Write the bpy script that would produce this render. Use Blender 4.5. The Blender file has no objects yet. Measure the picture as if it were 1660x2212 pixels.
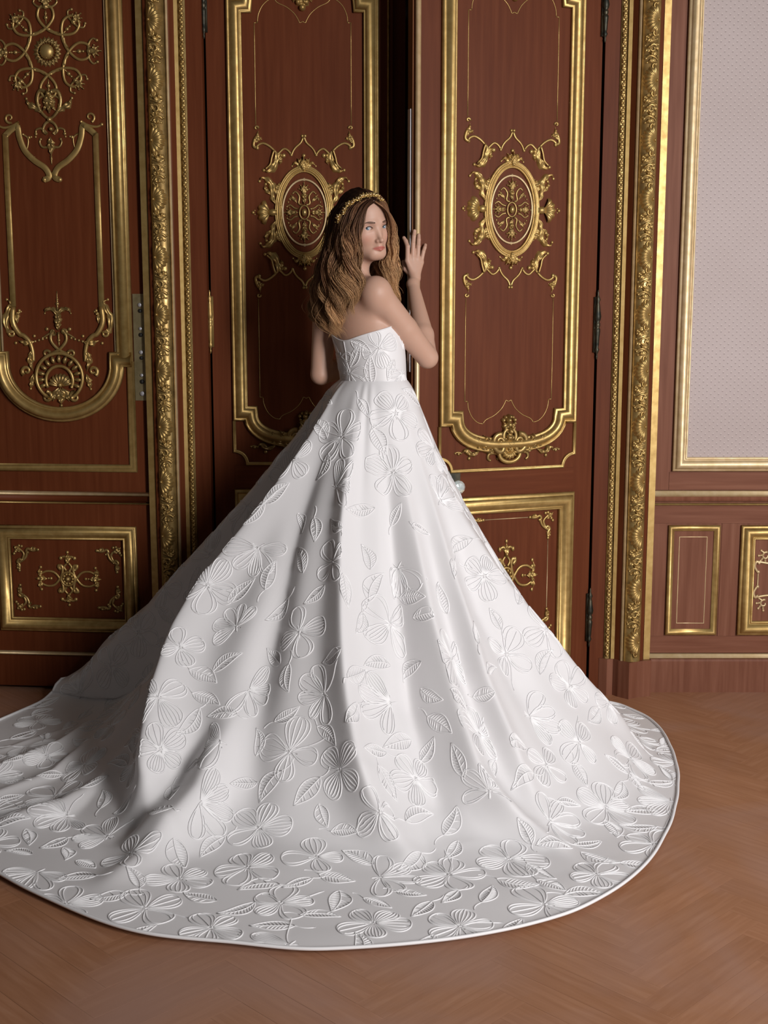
import bpy, math, random
import numpy as np
from mathutils import Vector, Matrix
from mathutils.bvhtree import BVHTree
rng = np.random.default_rng(7)
random.seed(7)
SC = bpy.context.scene
COL = SC.collection
# ------------------------------------------------------------------ camera
F_PX, PITCH, CAM_H = 2784.0, math.radians(9.3), 1.45
cam_d = bpy.data.cameras.new('camera'); cam = bpy.data.objects.new('camera', cam_d); COL.objects.link(cam)
cam.location = (0, 0, CAM_H); cam.rotation_euler = (math.pi/2 - PITCH, 0, 0)
cam_d.sensor_fit = 'HORIZONTAL'; cam_d.sensor_width = 36.0; cam_d.lens = 36.0*F_PX/1660.0
SC.camera = cam
# ------------------------------------------------------------------ world + lights
W = bpy.data.worlds.new('room_ambient'); SC.world = W; W.use_nodes = True
W.node_tree.nodes['Background'].inputs[0].default_value = (1.0, 0.93, 0.88, 1)
W.node_tree.nodes['Background'].inputs[1].default_value = 0.060
def area(name, loc, target, sx, sy, power, col, spread=180):
    d = bpy.data.lights.new(name, 'AREA'); d.shape = 'RECTANGLE'; d.size = sx; d.size_y = sy
    d.energy = power; d.color = col; d.spread = math.radians(spread)
    o = bpy.data.objects.new(name, d); COL.objects.link(o); o.location = loc
    o.rotation_euler = (Vector(target)-Vector(loc)).to_track_quat('-Z', 'Y').to_euler()
    return o
area('window_daylight_front', (2.65, -0.75, 2.15), (0.35, 4.2, 1.15), 0.9, 2.2, 98, (1.0, 0.975, 0.965), 104)
area('added_side_fill', (2.7, 2.3, 1.9), (0.6, 4.5, 1.1), 1.0, 2.2, 20, (0.97, 0.97, 1.0))  # added fill lamp that brightens the right side, not a window
SC.view_settings.view_transform = 'Standard'; SC.view_settings.look = 'None'
SC.view_settings.gamma = 1.0; SC.view_settings.use_curve_mapping = False
SC.view_settings.exposure = 0.0
# ------------------------------------------------------------------ materials
def mat(name):
    m = bpy.data.materials.new(name); m.use_nodes = True
    nt = m.node_tree; return m, nt, nt.nodes['Principled BSDF']
def ramp(nt, fac, stops):
    r = nt.nodes.new('ShaderNodeValToRGB'); cr = r.color_ramp
    while len(cr.elements) < len(stops): cr.elements.new(0.5)
    for e, (p, c) in zip(cr.elements, stops): e.position = p; e.color = (*c, 1)
    nt.links.new(fac, r.inputs[0]); return r.outputs[0]
def noise(nt, scale, detail=4, vec=None, dist=0.0):
    n = nt.nodes.new('ShaderNodeTexNoise'); n.inputs['Scale'].default_value = scale
    n.inputs['Detail'].default_value = detail; n.inputs['Distortion'].default_value = dist
    if vec is not None: nt.links.new(vec, n.inputs['Vector'])
    return n.outputs['Fac']
def coords(nt, scale=(1, 1, 1), kind='Object'):
    t = nt.nodes.new('ShaderNodeTexCoord'); mp = nt.nodes.new('ShaderNodeMapping')
    mp.inputs['Scale'].default_value = scale
    nt.links.new(t.outputs[kind], mp.inputs[0]); return mp.outputs[0]
def bump(nt, b, h, strength, dist=0.002):
    n = nt.nodes.new('ShaderNodeBump'); n.inputs['Strength'].default_value = strength
    n.inputs['Distance'].default_value = dist
    nt.links.new(h, n.inputs['Height']); nt.links.new(n.outputs[0], b.inputs['Normal'])
def mixc(nt, fac, a, b, mode='MIX'):
    n = nt.nodes.new('ShaderNodeMix'); n.data_type = 'RGBA'; n.blend_type = mode
    for s, v in ((n.inputs[0], fac), (n.inputs[6], a), (n.inputs[7], b)):
        if isinstance(v, (int, float)): s.default_value = v
        elif isinstance(v, tuple): s.default_value = (*v, 1)
        else: nt.links.new(v, s)
    return n.outputs[2]
def wood(name, c0, c1, c2, horiz=False, rough=0.5):
    m, nt, b = mat(name)
    v = coords(nt, (3, 60, 60) if horiz else (60, 60, 3))
    v2 = coords(nt, (1.2, 5, 5) if horiz else (5, 5, 1.2))
    f = noise(nt, 1.0, 6, v, 0.4); f2 = noise(nt, 1.0, 4, v2)
    c = ramp(nt, f, [(0.3, c0), (0.55, c1), (0.8, c2)])
    c = mixc(nt, f2, c, (0.74, 0.68, 0.66), 'MULTIPLY')
    nt.links.new(c, b.inputs['Base Color'])
    b.inputs['Roughness'].default_value = rough
    b.inputs['Specular IOR Level'].default_value = 0.11
    bump(nt, b, f, 0.10, 0.0008)
    return m
M = {}
M['wood'] = wood('mahogany', (0.102, 0.025, 0.0080), (0.122, 0.032, 0.0108), (0.144, 0.041, 0.0150))
M['wood_h'] = wood('mahogany_cross_grain', (0.102, 0.025, 0.0080), (0.122, 0.032, 0.0108), (0.144, 0.041, 0.0150), True)
M['oak'] = wood('red_oak_dado', (0.160, 0.060, 0.034), (0.200, 0.081, 0.048), (0.240, 0.106, 0.066), rough=0.5)
M['oak_h'] = wood('red_oak_rail', (0.160, 0.060, 0.034), (0.200, 0.081, 0.048), (0.240, 0.106, 0.066), True, rough=0.5)
M['edge'] = wood('raw_door_edge', (0.16, 0.06, 0.02), (0.22, 0.085, 0.03), (0.28, 0.12, 0.045))
def gold(name, a, b_, c_, rough, metal=0.72):
    m, nt, b = mat(name)
    f = noise(nt, 35, 5, coords(nt)); f2 = noise(nt, 160, 3, coords(nt))
    c = ramp(nt, f, [(0.3, a), (0.52, b_), (0.75, c_)])
    nt.links.new(c, b.inputs['Base Color'])
    b.inputs['Metallic'].default_value = metal
    r = nt.nodes.new('ShaderNodeMapRange'); nt.links.new(f, r.inputs[0])
    r.inputs[3].default_value = rough+0.12; r.inputs[4].default_value = rough-0.08
    nt.links.new(r.outputs[0], b.inputs['Roughness'])
    bump(nt, b, f2, 0.15, 0.0006)
    return m
M['gold'] = gold('gilded_wood', (0.34, 0.215, 0.070), (0.43, 0.285, 0.100), (0.52, 0.36, 0.14), 0.40)
M['gold_pale'] = gold('pale_gilding', (0.50, 0.36, 0.185), (0.58, 0.43, 0.24), (0.66, 0.51, 0.31), 0.42, 0.5)
M['gold_dark'] = gold('aged_gilding', (0.22, 0.14, 0.05), (0.34, 0.225, 0.080), (0.46, 0.32, 0.13), 0.38)
M['bronze'] = gold('dark_bronze', (0.02, 0.022, 0.018), (0.05, 0.045, 0.03), (0.09, 0.075, 0.045), 0.42)
M['brass'] = gold('dull_brass_plate', (0.20, 0.16, 0.08), (0.27, 0.22, 0.12), (0.34, 0.28, 0.16), 0.42)
def plain(name, c, rough=0.5, metal=0.0, **kw):
    m, nt, b = mat(name); b.inputs['Base Color'].default_value = (*c, 1)
    b.inputs['Roughness'].default_value = rough; b.inputs['Metallic'].default_value = metal
    for k, v in kw.items(): b.inputs[k.replace('_', ' ')].default_value = v
    return m
M['steel'] = plain('bright_steel', (0.45, 0.44, 0.46), 0.5, 0.7)
M['hole'] = plain('dark_screw_hole', (0.012, 0.010, 0.008), 0.6)
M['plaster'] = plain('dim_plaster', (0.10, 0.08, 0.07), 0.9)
M['crystal'] = plain('cut_crystal', (0.80, 0.90, 0.90), 0.08, 0.0, Transmission_Weight=0.55, IOR=1.5)
# wallpaper
m, nt, b = mat('dotted_silk_wallpaper'); M['paper'] = m
tc = nt.nodes.new('ShaderNodeTexCoord'); sep = nt.nodes.new('ShaderNodeSeparateXYZ'); nt.links.new(tc.outputs['Object'], sep.inputs[0])
def mth(op, a, b2=None):
    n = nt.nodes.new('ShaderNodeMath'); n.operation = op
    for i, v in enumerate((a, b2)):
        if v is None: continue
        if isinstance(v, (int, float)): n.inputs[i].default_value = v
        else: nt.links.new(v, n.inputs[i])
    return n.outputs[0]
def lattice(ox, oz, rad, sq=1.0):
    px, pz = 0.0282, 0.0224
    out = None
    for sx, sz in ((0, 0), (0.5, 0.5)):
        fx = mth('SUBTRACT', mth('FRACT', mth('ADD', mth('DIVIDE', sep.outputs[0], px), sx+ox+100)), 0.5)
        fz = mth('SUBTRACT', mth('FRACT', mth('ADD', mth('DIVIDE', sep.outputs[2], pz), sz+oz+100)), 0.5)
        d = mth('SQRT', mth('ADD', mth('POWER', mth('MULTIPLY', fx, px), 2), mth('POWER', mth('MULTIPLY', fz, pz*sq), 2)))
        h = mth('LESS_THAN', d, rad)
        out = h if out is None else mth('MAXIMUM', out, h)
    return out
dl = lattice(0, 0, 0.0016); dd = lattice(0.03, 0.20, 0.0030, 1.25)
f = noise(nt, 2.2, 4, coords(nt))
c = ramp(nt, f, [(0.3, (0.37, 0.298, 0.280)), (0.7, (0.415, 0.342, 0.330))])
c = mixc(nt, dd, c, (0.28, 0.225, 0.215)); c = mixc(nt, dl, c, (0.53, 0.455, 0.425))
nt.links.new(c, b.inputs['Base Color']); b.inputs['Roughness'].default_value = 0.6
# parquet
m, nt, b = mat('worn_parquet'); M['parquet'] = m
oi = nt.nodes.new('ShaderNodeObjectInfo')
v = coords(nt, (5, 60, 5)); f = noise(nt, 1, 6, v, 0.5)
c = ramp(nt, f, [(0.25, (0.32, 0.142, 0.068)), (0.55, (0.39, 0.186, 0.098)), (0.8, (0.45, 0.236, 0.138))])
rr = ramp(nt, oi.outputs['Random'], [(0, (0.88, 0.85, 0.82)), (0.12, (0.95, 0.94, 0.935)), (0.5, (0.97, 0.97, 0.97)), (1, (1.03, 1.02, 1.02))])
c = mixc(nt, 1.0, c, rr, 'MULTIPLY')
geo = nt.nodes.new('ShaderNodeNewGeometry')
f2 = noise(nt, 1.6, 6, geo.outputs['Position'], 0.8)
c = mixc(nt, ramp(nt, f2, [(0.42, (0, 0, 0)), (0.68, (0.75, 0.75, 0.75))]), c, (0.38, 0.225, 0.175))
nt.links.new(c, b.inputs['Base Color'])
r = nt.nodes.new('ShaderNodeMapRange'); nt.links.new(f2, r.inputs[0]); r.inputs[3].default_value = 0.36; r.inputs[4].default_value = 0.62
nt.links.new(r.outputs[0], b.inputs['Roughness']); b.inputs['Specular IOR Level'].default_value = 0.3
bump(nt, b, f, 0.08, 0.001)
# fabric
m, nt, b = mat('ivory_mikado_silk'); M['silk'] = m
v = coords(nt, (900, 900, 900)); f = noise(nt, 1, 2, v)
b.inputs['Base Color'].default_value = (0.70, 0.685, 0.69, 1); b.inputs['Roughness'].default_value = 0.42
b.inputs['Sheen Weight'].default_value = 0.12; b.inputs['Specular IOR Level'].default_value = 0.35
bump(nt, b, f, 0.06, 0.0004)
M['cord'] = plain('white_embroidery_cord', (0.79, 0.78, 0.785), 0.5, Specular_IOR_Level=0.4)
# skin / hair with attributes
def attr_mat(name, rough, **kw):
    m, nt, b = mat(name); a = nt.nodes.new('ShaderNodeAttribute'); a.attribute_name = 'tone'
    nt.links.new(a.outputs['Color'], b.inputs['Base Color']); b.inputs['Roughness'].default_value = rough
    for k, v in kw.items(): b.inputs[k.replace('_', ' ')].default_value = v
    return m, nt, b
M['skin'], nt, b = attr_mat('fair_skin', 0.48, Subsurface_Weight=0.18, Subsurface_Scale=0.006, Specular_IOR_Level=0.35)
b.inputs['Subsurface Radius'].default_value = (1.0, 0.4, 0.25)
M['hair'], nt, b = attr_mat('wavy_hair', 0.42, Specular_IOR_Level=0.14)
M['eye'], nt, b = attr_mat('eye_surface', 0.25)
M['brow'] = plain('brow_hair', (0.13, 0.066, 0.042), 0.7)
M['lash'] = plain('dark_lash', (0.018, 0.010, 0.008), 0.6)
M['nail'] = plain('pale_nail', (0.62, 0.40, 0.34), 0.25)
M['pearl'] = plain('gold_pearl', (0.80, 0.58, 0.30), 0.18, 0.85)

# ------------------------------------------------------------------ mesh helpers
class MB:
    def __init__(s): s.v = []; s.f = []; s.n = 0
    def add(s, V, Fc):
        V = np.asarray(V, float).reshape(-1, 3); k = s.n
        s.v.append(V); s.f += [tuple(i+k for i in q) for q in Fc]; s.n += len(V)
    def grid(s, P, cu=False, cv=False, caps=False):
        P = np.asarray(P, float); a, c = P.shape[:2]; Fc = []
        for i in range(a if cu else a-1):
            for j in range(c if cv else c-1):
                i2, j2 = (i+1) % a, (j+1) % c
                Fc.append((i*c+j, i2*c+j, i2*c+j2, i*c+j2))
        if caps:
            Fc.append(tuple(range(c-1, -1, -1))); Fc.append(tuple((a-1)*c+j for j in range(c)))
        s.add(P.reshape(-1, 3), Fc)
    def box(s, x0, x1, y0, y1, z0, z1):
        V = [(x, y, z) for x in (x0, x1) for y in (y0, y1) for z in (z0, z1)]
        s.add(V, [(0, 1, 3, 2), (4, 6, 7, 5), (0, 4, 5, 1), (2, 3, 7, 6), (0, 2, 6, 4), (1, 5, 7, 3)])
    def tube(s, pts, rad, sides=6, closed=False, flat=None):
        p = np.asarray(pts, float); n = len(p); rad = np.broadcast_to(np.asarray(rad, float), (n,))
        t = np.gradient(p, axis=0)
        if closed: t = np.roll(p, -1, 0)-np.roll(p, 1, 0)
        t /= np.linalg.norm(t, axis=1, keepdims=True)+1e-12
        ref = np.array([0, 1.0, 0]) if abs(t[0, 1]) < 0.9 else np.array([1.0, 0, 0])
        a = np.zeros_like(p)
        cur = ref-np.dot(ref, t[0])*t[0]; cur /= np.linalg.norm(cur)
        for i in range(n):
            cur = cur-np.dot(cur, t[i])*t[i]; cur /= np.linalg.norm(cur)+1e-12; a[i] = cur
        bb = np.cross(t, a)
        an = np.linspace(0, 2*np.pi, sides, endpoint=False)
        fl = 1.0 if flat is None else flat
        P = p[:, None]+rad[:, None, None]*(fl*np.cos(an)[None, :, None]*a[:, None]+np.sin(an)[None, :, None]*bb[:, None])
        s.grid(P, closed, True, not closed)
    def ell(s, c, r, nu=8, nv=6):
        th = np.linspace(0, np.pi, nv+1)[1:-1]; ph = np.linspace(0, 2*np.pi, nu, endpoint=False)
        P = np.stack([np.sin(th)[:, None]*np.cos(ph), np.sin(th)[:, None]*np.sin(ph), np.cos(th)[:, None]+0*ph], -1)*np.array(r)+np.array(c)
        V = list(P.reshape(-1, 3))+[np.array(c)+(0, 0, r[2]), np.array(c)-(0, 0, r[2])]
        k = len(V)-2; Fc = []
        for i in range(nv-2):
            for j in range(nu):
                j2 = (j+1) % nu; Fc.append((i*nu+j, (i+1)*nu+j, (i+1)*nu+j2, i*nu+j2))
        for j in range(nu):
            j2 = (j+1) % nu; Fc.append((k, j, j2)); Fc.append((k+1, (nv-2)*nu+j2, (nv-2)*nu+j))
        s.add(V, Fc)
    def lathe(s, prof, c=(0, 0, 0), sides=12, axis='z'):
        an = np.linspace(0, 2*np.pi, sides, endpoint=False)
        P = np.array([[(r*math.cos(q), r*math.sin(q), z) for q in an] for r, z in prof])
        if axis == 'y': P = P[..., [0, 2, 1]]*np.array([1, -1, 1])
        s.grid(P+np.array(c), False, True, True)
    def sweep(s, path, prof, closed=False, caps=True):
        """profile (w across, h out of the plane) swept with mitres along a path in the x-z plane; out of plane is -y"""
        p = np.asarray(path, float); n = len(p)
        def nrm(d): d = d/(np.linalg.norm(d)+1e-12); return np.array([-d[1], d[0]])
        P = []
        for i in range(n):
            if closed: d0, d1 = p[i]-p[i-1], p[(i+1) % n]-p[i]
            else: d0 = p[i]-p[i-1] if i > 0 else p[1]-p[0]; d1 = p[i+1]-p[i] if i < n-1 else p[-1]-p[-2]
            n0, n1 = nrm(d0), nrm(d1); mm = n0+n1; mm /= max(0.35, np.dot(mm, n0))
            P.append([(p[i, 0]+mm[0]*w, -h, p[i, 1]+mm[1]*w) for w, h in prof])
        s.grid(np.array(P), closed, True, (not closed) and caps)
    def leaf(s, spine, width, height, lobes=3, n=11, tip=0.15, base=0.5, curl=0.0, h0=0.0):
        """acanthus leaf: spine in x-z, lobed edge, raised ribs (h out = -y)"""
        n = max(n+4, 4*lobes+3) if n > 8 else n
        sp = cr(spine, n); d = np.gradient(sp, axis=0); d /= np.linalg.norm(d, axis=1, keepdims=True)+1e-12
        nn = np.stack([-d[:, 1], d[:, 0]], 1); t = np.linspace(0, 1, n)
        w = width*(base+(1-base)*np.sin(np.pi*np.clip(t*1.2, 0, 1)))*np.clip((1-t)/0.35, tip, 1)
        saw = (t*lobes+.15) % 1.0; w = w*(0.62+0.62*saw**.8)
        ss = np.array([-1, -.72, -.45, -.16, 0, .16, .45, .72, 1]); hp_ = np.array([0, .62, .95, .80, .48, .80, .95, .62, 0]); P = []
        L = np.linalg.norm(np.diff(sp, axis=0), axis=1).sum()
        for i in range(n):
            row = []; body_ = .65+.5*math.sin(math.pi*t[i])
            for k, q in enumerate(ss):
                adv = abs(q)**1.3*min(width*.7, L*.25)*(1-t[i])
                x, z = sp[i]+nn[i]*q*w[i]+d[i]*adv
                rib = .72+.28*math.cos(2*math.pi*(saw[i]-.5)) if .1 < abs(q) < .99 else 1
                hh = height*hp_[k]*body_*rib+curl*height*t[i]**3
                if abs(q) > .99: hh = 0
                row.append((x, -(hh+h0*(0 if abs(q) > .99 else 1)), z))
            P.append(row)
        s.grid(np.array(P))
    def build(s, name, material, parent=None, smooth=True, loc=None, rot=None, link=True):
        me = bpy.data.meshes.new(name)
        V = np.concatenate(s.v) if s.v else np.zeros((0, 3))
        me.from_pydata(V.tolist(), [], s.f); me.update()
        if smooth: me.shade_smooth() if hasattr(me, 'shade_smooth') else None
        me.materials.append(material)
        return obj(name, me, parent, loc, rot)
def obj(name, me, parent=None, loc=None, rot=None):
    o = bpy.data.objects.new(name, me); COL.objects.link(o)
    if parent is not None: o.parent = parent
    if loc is not None: o.location = loc
    if rot is not None: o.rotation_euler = rot
    return o
def tag(o, label=None, cat=None, kind=None, group=None):
    for k, v in (('label', label), ('category', cat), ('kind', kind), ('group', group)):
        if v: o[k] = v
    return o
def empty(name, loc=(0, 0, 0), rz=0.0, parent=None):
    o = bpy.data.objects.new(name, None); COL.objects.link(o); o.location = loc; o.rotation_euler = (0, 0, rz)
    o.empty_display_size = 0.1
    if parent is not None: o.parent = parent
    return o
def cr(pts, n):
    """catmull-rom through points"""
    p = np.asarray(pts, float); k = len(p)
    if k == 2:
        t = np.linspace(0, 1, n)[:, None]; return p[0]*(1-t)+p[1]*t
    q = np.vstack([2*p[0]-p[1], p, 2*p[-1]-p[-2]])
    u = np.linspace(0, k-1-1e-9, n); i = u.astype(int); t = (u-i)[:, None]
    a, b_, c_, d = q[i], q[i+1], q[i+2], q[i+3]
    return 0.5*((2*b_)+(c_-a)*t+(2*a-5*b_+4*c_-d)*t*t+(3*b_-a-3*c_+d)*t**3)
def relief(mb, pts, r0, r1=None, n=18, sides=6, h=None, flat=0.8):
    """raised scroll line in the x-z plane"""
    p = cr(pts, n); r1 = r0 if r1 is None else r1
    rad = np.linspace(r0, r1, n); h = rad*0.5 if h is None else np.full(n, h)
    mb.tube(np.stack([p[:, 0], -h, p[:, 1]], 1), rad, sides, flat=flat)
def spiral(cx, cz, r, turns, a0, sgn=1, n=16, rmin=0.25):
    a = a0+sgn*np.linspace(0, turns*2*np.pi, n); rr = np.linspace(r, r*rmin, n)
    return np.stack([cx+rr*np.cos(a), cz+rr*np.sin(a)], 1)
def boss(mb, x, z, r, h=None, nu=8): mb.ell((x, -0.2*r, z), (r, h or r*0.8, r), nu, 6)
def curlleaf(mb, spine, w, h, lobes=3, r=None):
    mb.leaf(spine, w, h, lobes); x, z = spine[-1]; boss(mb, x, z, r or w*0.42)
def fan(mb, cx, cz, R, a0, a1, lobes, h, rin=0.2, dome=0.6, h0=0.0):
    """scallop shell: ribs radiating between two angles"""
    na = lobes*4+1; nr = 7; P = []
    for i in range(na):
        a = a0+(a1-a0)*i/(na-1); lob = abs(math.sin(math.pi*lobes*i/(na-1)))
        row = []
        for j in range(nr):
            q = rin+(1-rin)*j/(nr-1); rr = R*q*(0.90+0.10*lob if j >= nr-2 else 1)
            hh = h*(math.sin(math.pi*min(1, q*0.9))*dome+(0.45*lob*q))*(0 if j == nr-1 else 1)
            row.append((cx+rr*math.cos(a), -(hh+h0), cz+rr*math.sin(a)))
        P.append(row)
    mb.grid(np.array(P))
def palmette(m, x, z, ang, L, w, h, n=5, spread=1.9, h0=0.0):
    """fan of leaflets, the outer ones curling back"""
    for k in range(n):
        q = (k/(n-1)-.5)*spread; l = L*(1-.28*abs(q)/(spread/2)**1); a0 = ang+q*.35; a1 = ang+q*1.15
        p0 = (x, z); p1 = (x+.5*l*math.cos(a0), z+.5*l*math.sin(a0)); p2 = (p1[0]+.5*l*math.cos(a1), p1[1]+.5*l*math.sin(a1))
        m.leaf([p0, p1, p2], w, h, 2, 8, h0=h0+.0015*(n/2-abs(k-n/2)))
        boss(m, p2[0], p2[1], w*.42, h*.8+h0)
def mirror(mb, sx=1, sz=1, cx=0.0, cz=0.0):
    out = MB(); V = np.concatenate(mb.v).copy()
    V[:, 0] = cx+(V[:, 0]-cx)*sx; V[:, 2] = cz+(V[:, 2]-cz)*sz
    fl = sx*sz < 0
    out.add(V, [tuple(reversed(q)) if fl else q for q in mb.f]); return out
MESH = {}
def shared(key, fn, material):
    if key not in MESH:
        mb = fn(); me = bpy.data.meshes.new(key); me.from_pydata(np.concatenate(mb.v).tolist(), [], mb.f); me.update()
        me.shade_smooth(); me.materials.append(material); MESH[key] = me
    return MESH[key]
def put(name, key, fn, material, parent, loc=(0, 0, 0)):
    return obj(name, shared(key, fn, material), parent, loc)
def quad4(name, key, fn, material, parent, loc):
    """four mirrored copies of one quarter ornament"""
    for sx in (1, -1):
        for sz in (1, -1):
            put(name, '%s_%d_%d' % (key, sx, sz), lambda: mirror(fn(), sx, sz), material, parent, loc)
def pair(name, key, fn, material, parent, loc):
    for sx in (1, -1): put(name, '%s_%d' % (key, sx), lambda: mirror(fn(), sx, 1), material, parent, loc)
# moulding profiles: (w across, h out)
def prof_big(w):   # wide gilded bolection: outer bead, hollow, big roll, inner fillet  (w>0 is inwards)
    q = w
    return [(-.5*q, 0), (-.5*q, .012), (-.42*q, .016), (-.34*q, .014), (-.32*q, .022), (-.22*q, .030), (-.06*q, .033), (.10*q, .029), (.22*q, .020), (.30*q, .014), (.34*q, .014), (.36*q, .017), (.44*q, .017), (.5*q, .010), (.5*q, 0)]
def prof_small(w): return [(-.5*w, 0), (-.5*w, .006), (-.25*w, .010), (0, .006), (.25*w, .010), (.5*w, .006), (.5*w, 0)]
def prof_flat(w, h): return [(-.5*w, 0), (-.5*w, h*.7), (-.4*w, h), (.4*w, h), (.5*w, h*.7), (.5*w, 0)]
def prof_round(w, h): return [(.5*w*math.cos(a), h*math.sin(a)) for a in np.linspace(math.pi, 0, 8)]

# ------------------------------------------------------------------ room shell
YW = 4.68
floor_o = MB(); floor_o.box(-3.0, 3.0, -1.6, 5.9, -0.08, -0.0202)
floor_o = tag(floor_o.build('floor', M['parquet'], smooth=False), 'worn brown herringbone parquet floor', kind='structure')
bm = MB(); L_, Wd = 0.42, 0.0836
bm.box(-L_/2, L_/2, -Wd/2+.0003, Wd/2-.0003, -0.02, 0.0)
bme = bpy.data.meshes.new('board'); bme.from_pydata(np.concatenate(bm.v).tolist(), [], bm.f); bme.materials.append(M['parquet'])
nb = 0; ca = math.sqrt(.5)
cands = []
for i in range(-60, 60):
    for j in range(-12, 13):
        for k in (0, 1):   # herringbone lattice in its own axes
            if k == 0: cx, cy, rz = i*Wd+j*2*L_*0+L_/2, i*Wd+Wd/2, 0
            else: cx, cy, rz = i*Wd+Wd/2+0, i*Wd+Wd+L_/2, math.pi/2
            cx += j*(L_+Wd)*0; s_ = j*2*L_
            # shift whole stair column along the anti-diagonal
            cx += j*L_; cy -= j*L_
            x = (cx-cy)*ca; y = (cx+cy)*ca
            wx, wy = x, y+2.2
            if -1.75 < wx < 1.75 and 2.10 < wy < 4.98: cands.append((abs(wx-.3)+abs(wy-3), wx, wy, rz+math.pi/4))
cands.sort()
for _, x, y, rz in cands[:298]:
    o = obj('board', bme, floor_o, (x, y, 0), (0, 0, rz)); nb += 1
rest = MB()
for _, x, y, rz in cands[298:]:
    c_, s_ = math.cos(rz), math.sin(rz); V = np.concatenate(bm.v)
    rest.add(np.stack([x+V[:, 0]*c_-V[:, 1]*s_, y+V[:, 0]*s_+V[:, 1]*c_, V[:, 2]], 1), bm.f)
if rest.n: tag(rest.build('boards', M['parquet'], floor_o, False), kind='stuff')
print('boards', nb, len(cands))
# back wall in pieces around the door openings
wb = MB()
wb.box(0.80, 2.4, YW, YW+0.3, 0, 3.0)            # right part
wb.box(-0.70, 0.80, YW+.02, YW+0.3, 2.78, 3.0)   # over the double door
wb.box(-2.3, -0.67, YW+0.14, YW+0.3, 0, 3.0)     # left part behind the open leaf
wb = tag(wb.build('wall_back', M['oak'], smooth=False), 'mahogany panelled wall with silk panel and gilded dado', kind='structure')
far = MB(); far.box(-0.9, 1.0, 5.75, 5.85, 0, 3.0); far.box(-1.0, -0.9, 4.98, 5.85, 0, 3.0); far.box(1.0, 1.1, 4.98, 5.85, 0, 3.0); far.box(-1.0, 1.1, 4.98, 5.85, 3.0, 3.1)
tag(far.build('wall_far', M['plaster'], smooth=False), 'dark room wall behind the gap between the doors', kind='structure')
jb = MB()
jb.box(0.765, 0.84, YW-.03, YW+.3, 0, 2.9); jb.box(-0.71, -0.63, YW-.03, YW+.3, 0, 2.9); jb.box(-.63, .765, YW+.055, YW+.3, 2.74, 2.9)
tag(jb.build('trim_3', M['wood'], smooth=False), 'mahogany door jamb around the double door', kind='structure')
# dado on the right
def rect(x0, x1, z0, z1): return [(x0, z0), (x1, z0), (x1, z1), (x0, z1)]
def inset(mb, x0, x1, z0, z1, w, prof):  # closed frame with outer size given
    mb.sweep(rect(x0+w/2, x1-w/2, z0+w/2, z1-w/2), prof, True)
origin = (0, YW, 0)
o = MB(); inset(o, 1.054, 2.2, 0.836, 2.9, .052, prof_big(.052)); 
o = o.build('wallpaper_frame', M['gold_pale'], wb, loc=origin)
o = MB(); o.box(1.10, 2.16, -.006, 0, .88, 2.86); o.build('wallpaper', M['paper'], wb, False, loc=origin)
o = MB(); o.sweep([(0.965, .752), (2.3, .752)], [(-.012, 0), (-.012, .010), (-.004, .030), (.004, .032), (.009, .024), (.012, .026), (.013, 0)]); o.build('chair_rail', M['gold_pale'], wb, loc=origin)
o = MB(); o.sweep([(0.965, .713), (2.3, .713)], prof_round(.009, .010)); o.build('chair_rail_bead', M['gold'], wb, loc=origin)
o = MB(); o.sweep([(0.965, .736), (2.3, .736)], prof_flat(.022, .016)); o.build('chair_rail_fascia', M['oak'], wb, loc=origin)
o = MB(); inset(o, 1.049, 1.240, .22, .635, .022, [(-.011, 0), (-.011, .010), (-.004, .016), (.003, .012), (.008, .005), (.011, .004), (.011, 0)]); o.build('dado_frame', M['gold'], wb, loc=origin)
o = MB(); inset(o, 1.090, 1.195, .262, .592, .003, prof_round(.003, .002)); o.build('dado_gilt_line', M['gold_pale'], wb, loc=origin)
o = MB(); inset(o, 1.317, 1.90, .22, .635, .054, prof_big(.054)); o.build('dado_frame', M['gold'], wb, loc=origin)
o = MB(); o.box(1.36, 1.86, -.006, 0, .26, .59); o.build('dado_panel', M['oak'], wb, False, loc=origin)
o = MB(); o.box(.965, 2.3, -.003, 0, .150, .214); o.build('rail', M['oak_h'], wb, False, loc=origin)
o = MB(); o.box(.965, 2.3, -.003, 0, .642, .706); o.build('rail', M['oak_h'], wb, False, loc=origin)
o = MB(); o.box(1.045, 2.3, -.003, 0, .766, .832); o.build('rail', M['oak_h'], wb, False, loc=origin)
for x0_, x1_ in ((.966, 1.044), (1.2465, 1.311)): 
    o = MB(); o.box(x0_, x1_, -.0025, 0, .2145, .6415); o.build('stile', M['oak'], wb, False, loc=origin)
o = MB(); o.box(.966, 1.044, -.0025, 0, .766, 2.9); o.build('stile', M['oak'], wb, False, loc=origin)
# baseboard
bb = MB(); bb.sweep([(0.965, .067), (2.3, .067)], [(-.067, 0), (-.067, .014), (.052, .012), (.060, .010), (.067, 0)])
bb = tag(bb.build('baseboard_right', M['oak'], smooth=False, loc=origin), 'plain reddish wooden skirting board on the right', kind='structure')
o = MB(); o.sweep([(0.965, .139), (2.3, .139)], [(-.008, 0), (-.008, .014), (-.003, .020), (.003, .012), (.008, .014), (.010, 0)]); o.build('baseboard_bead', M['gold_pale'], bb)
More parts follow.
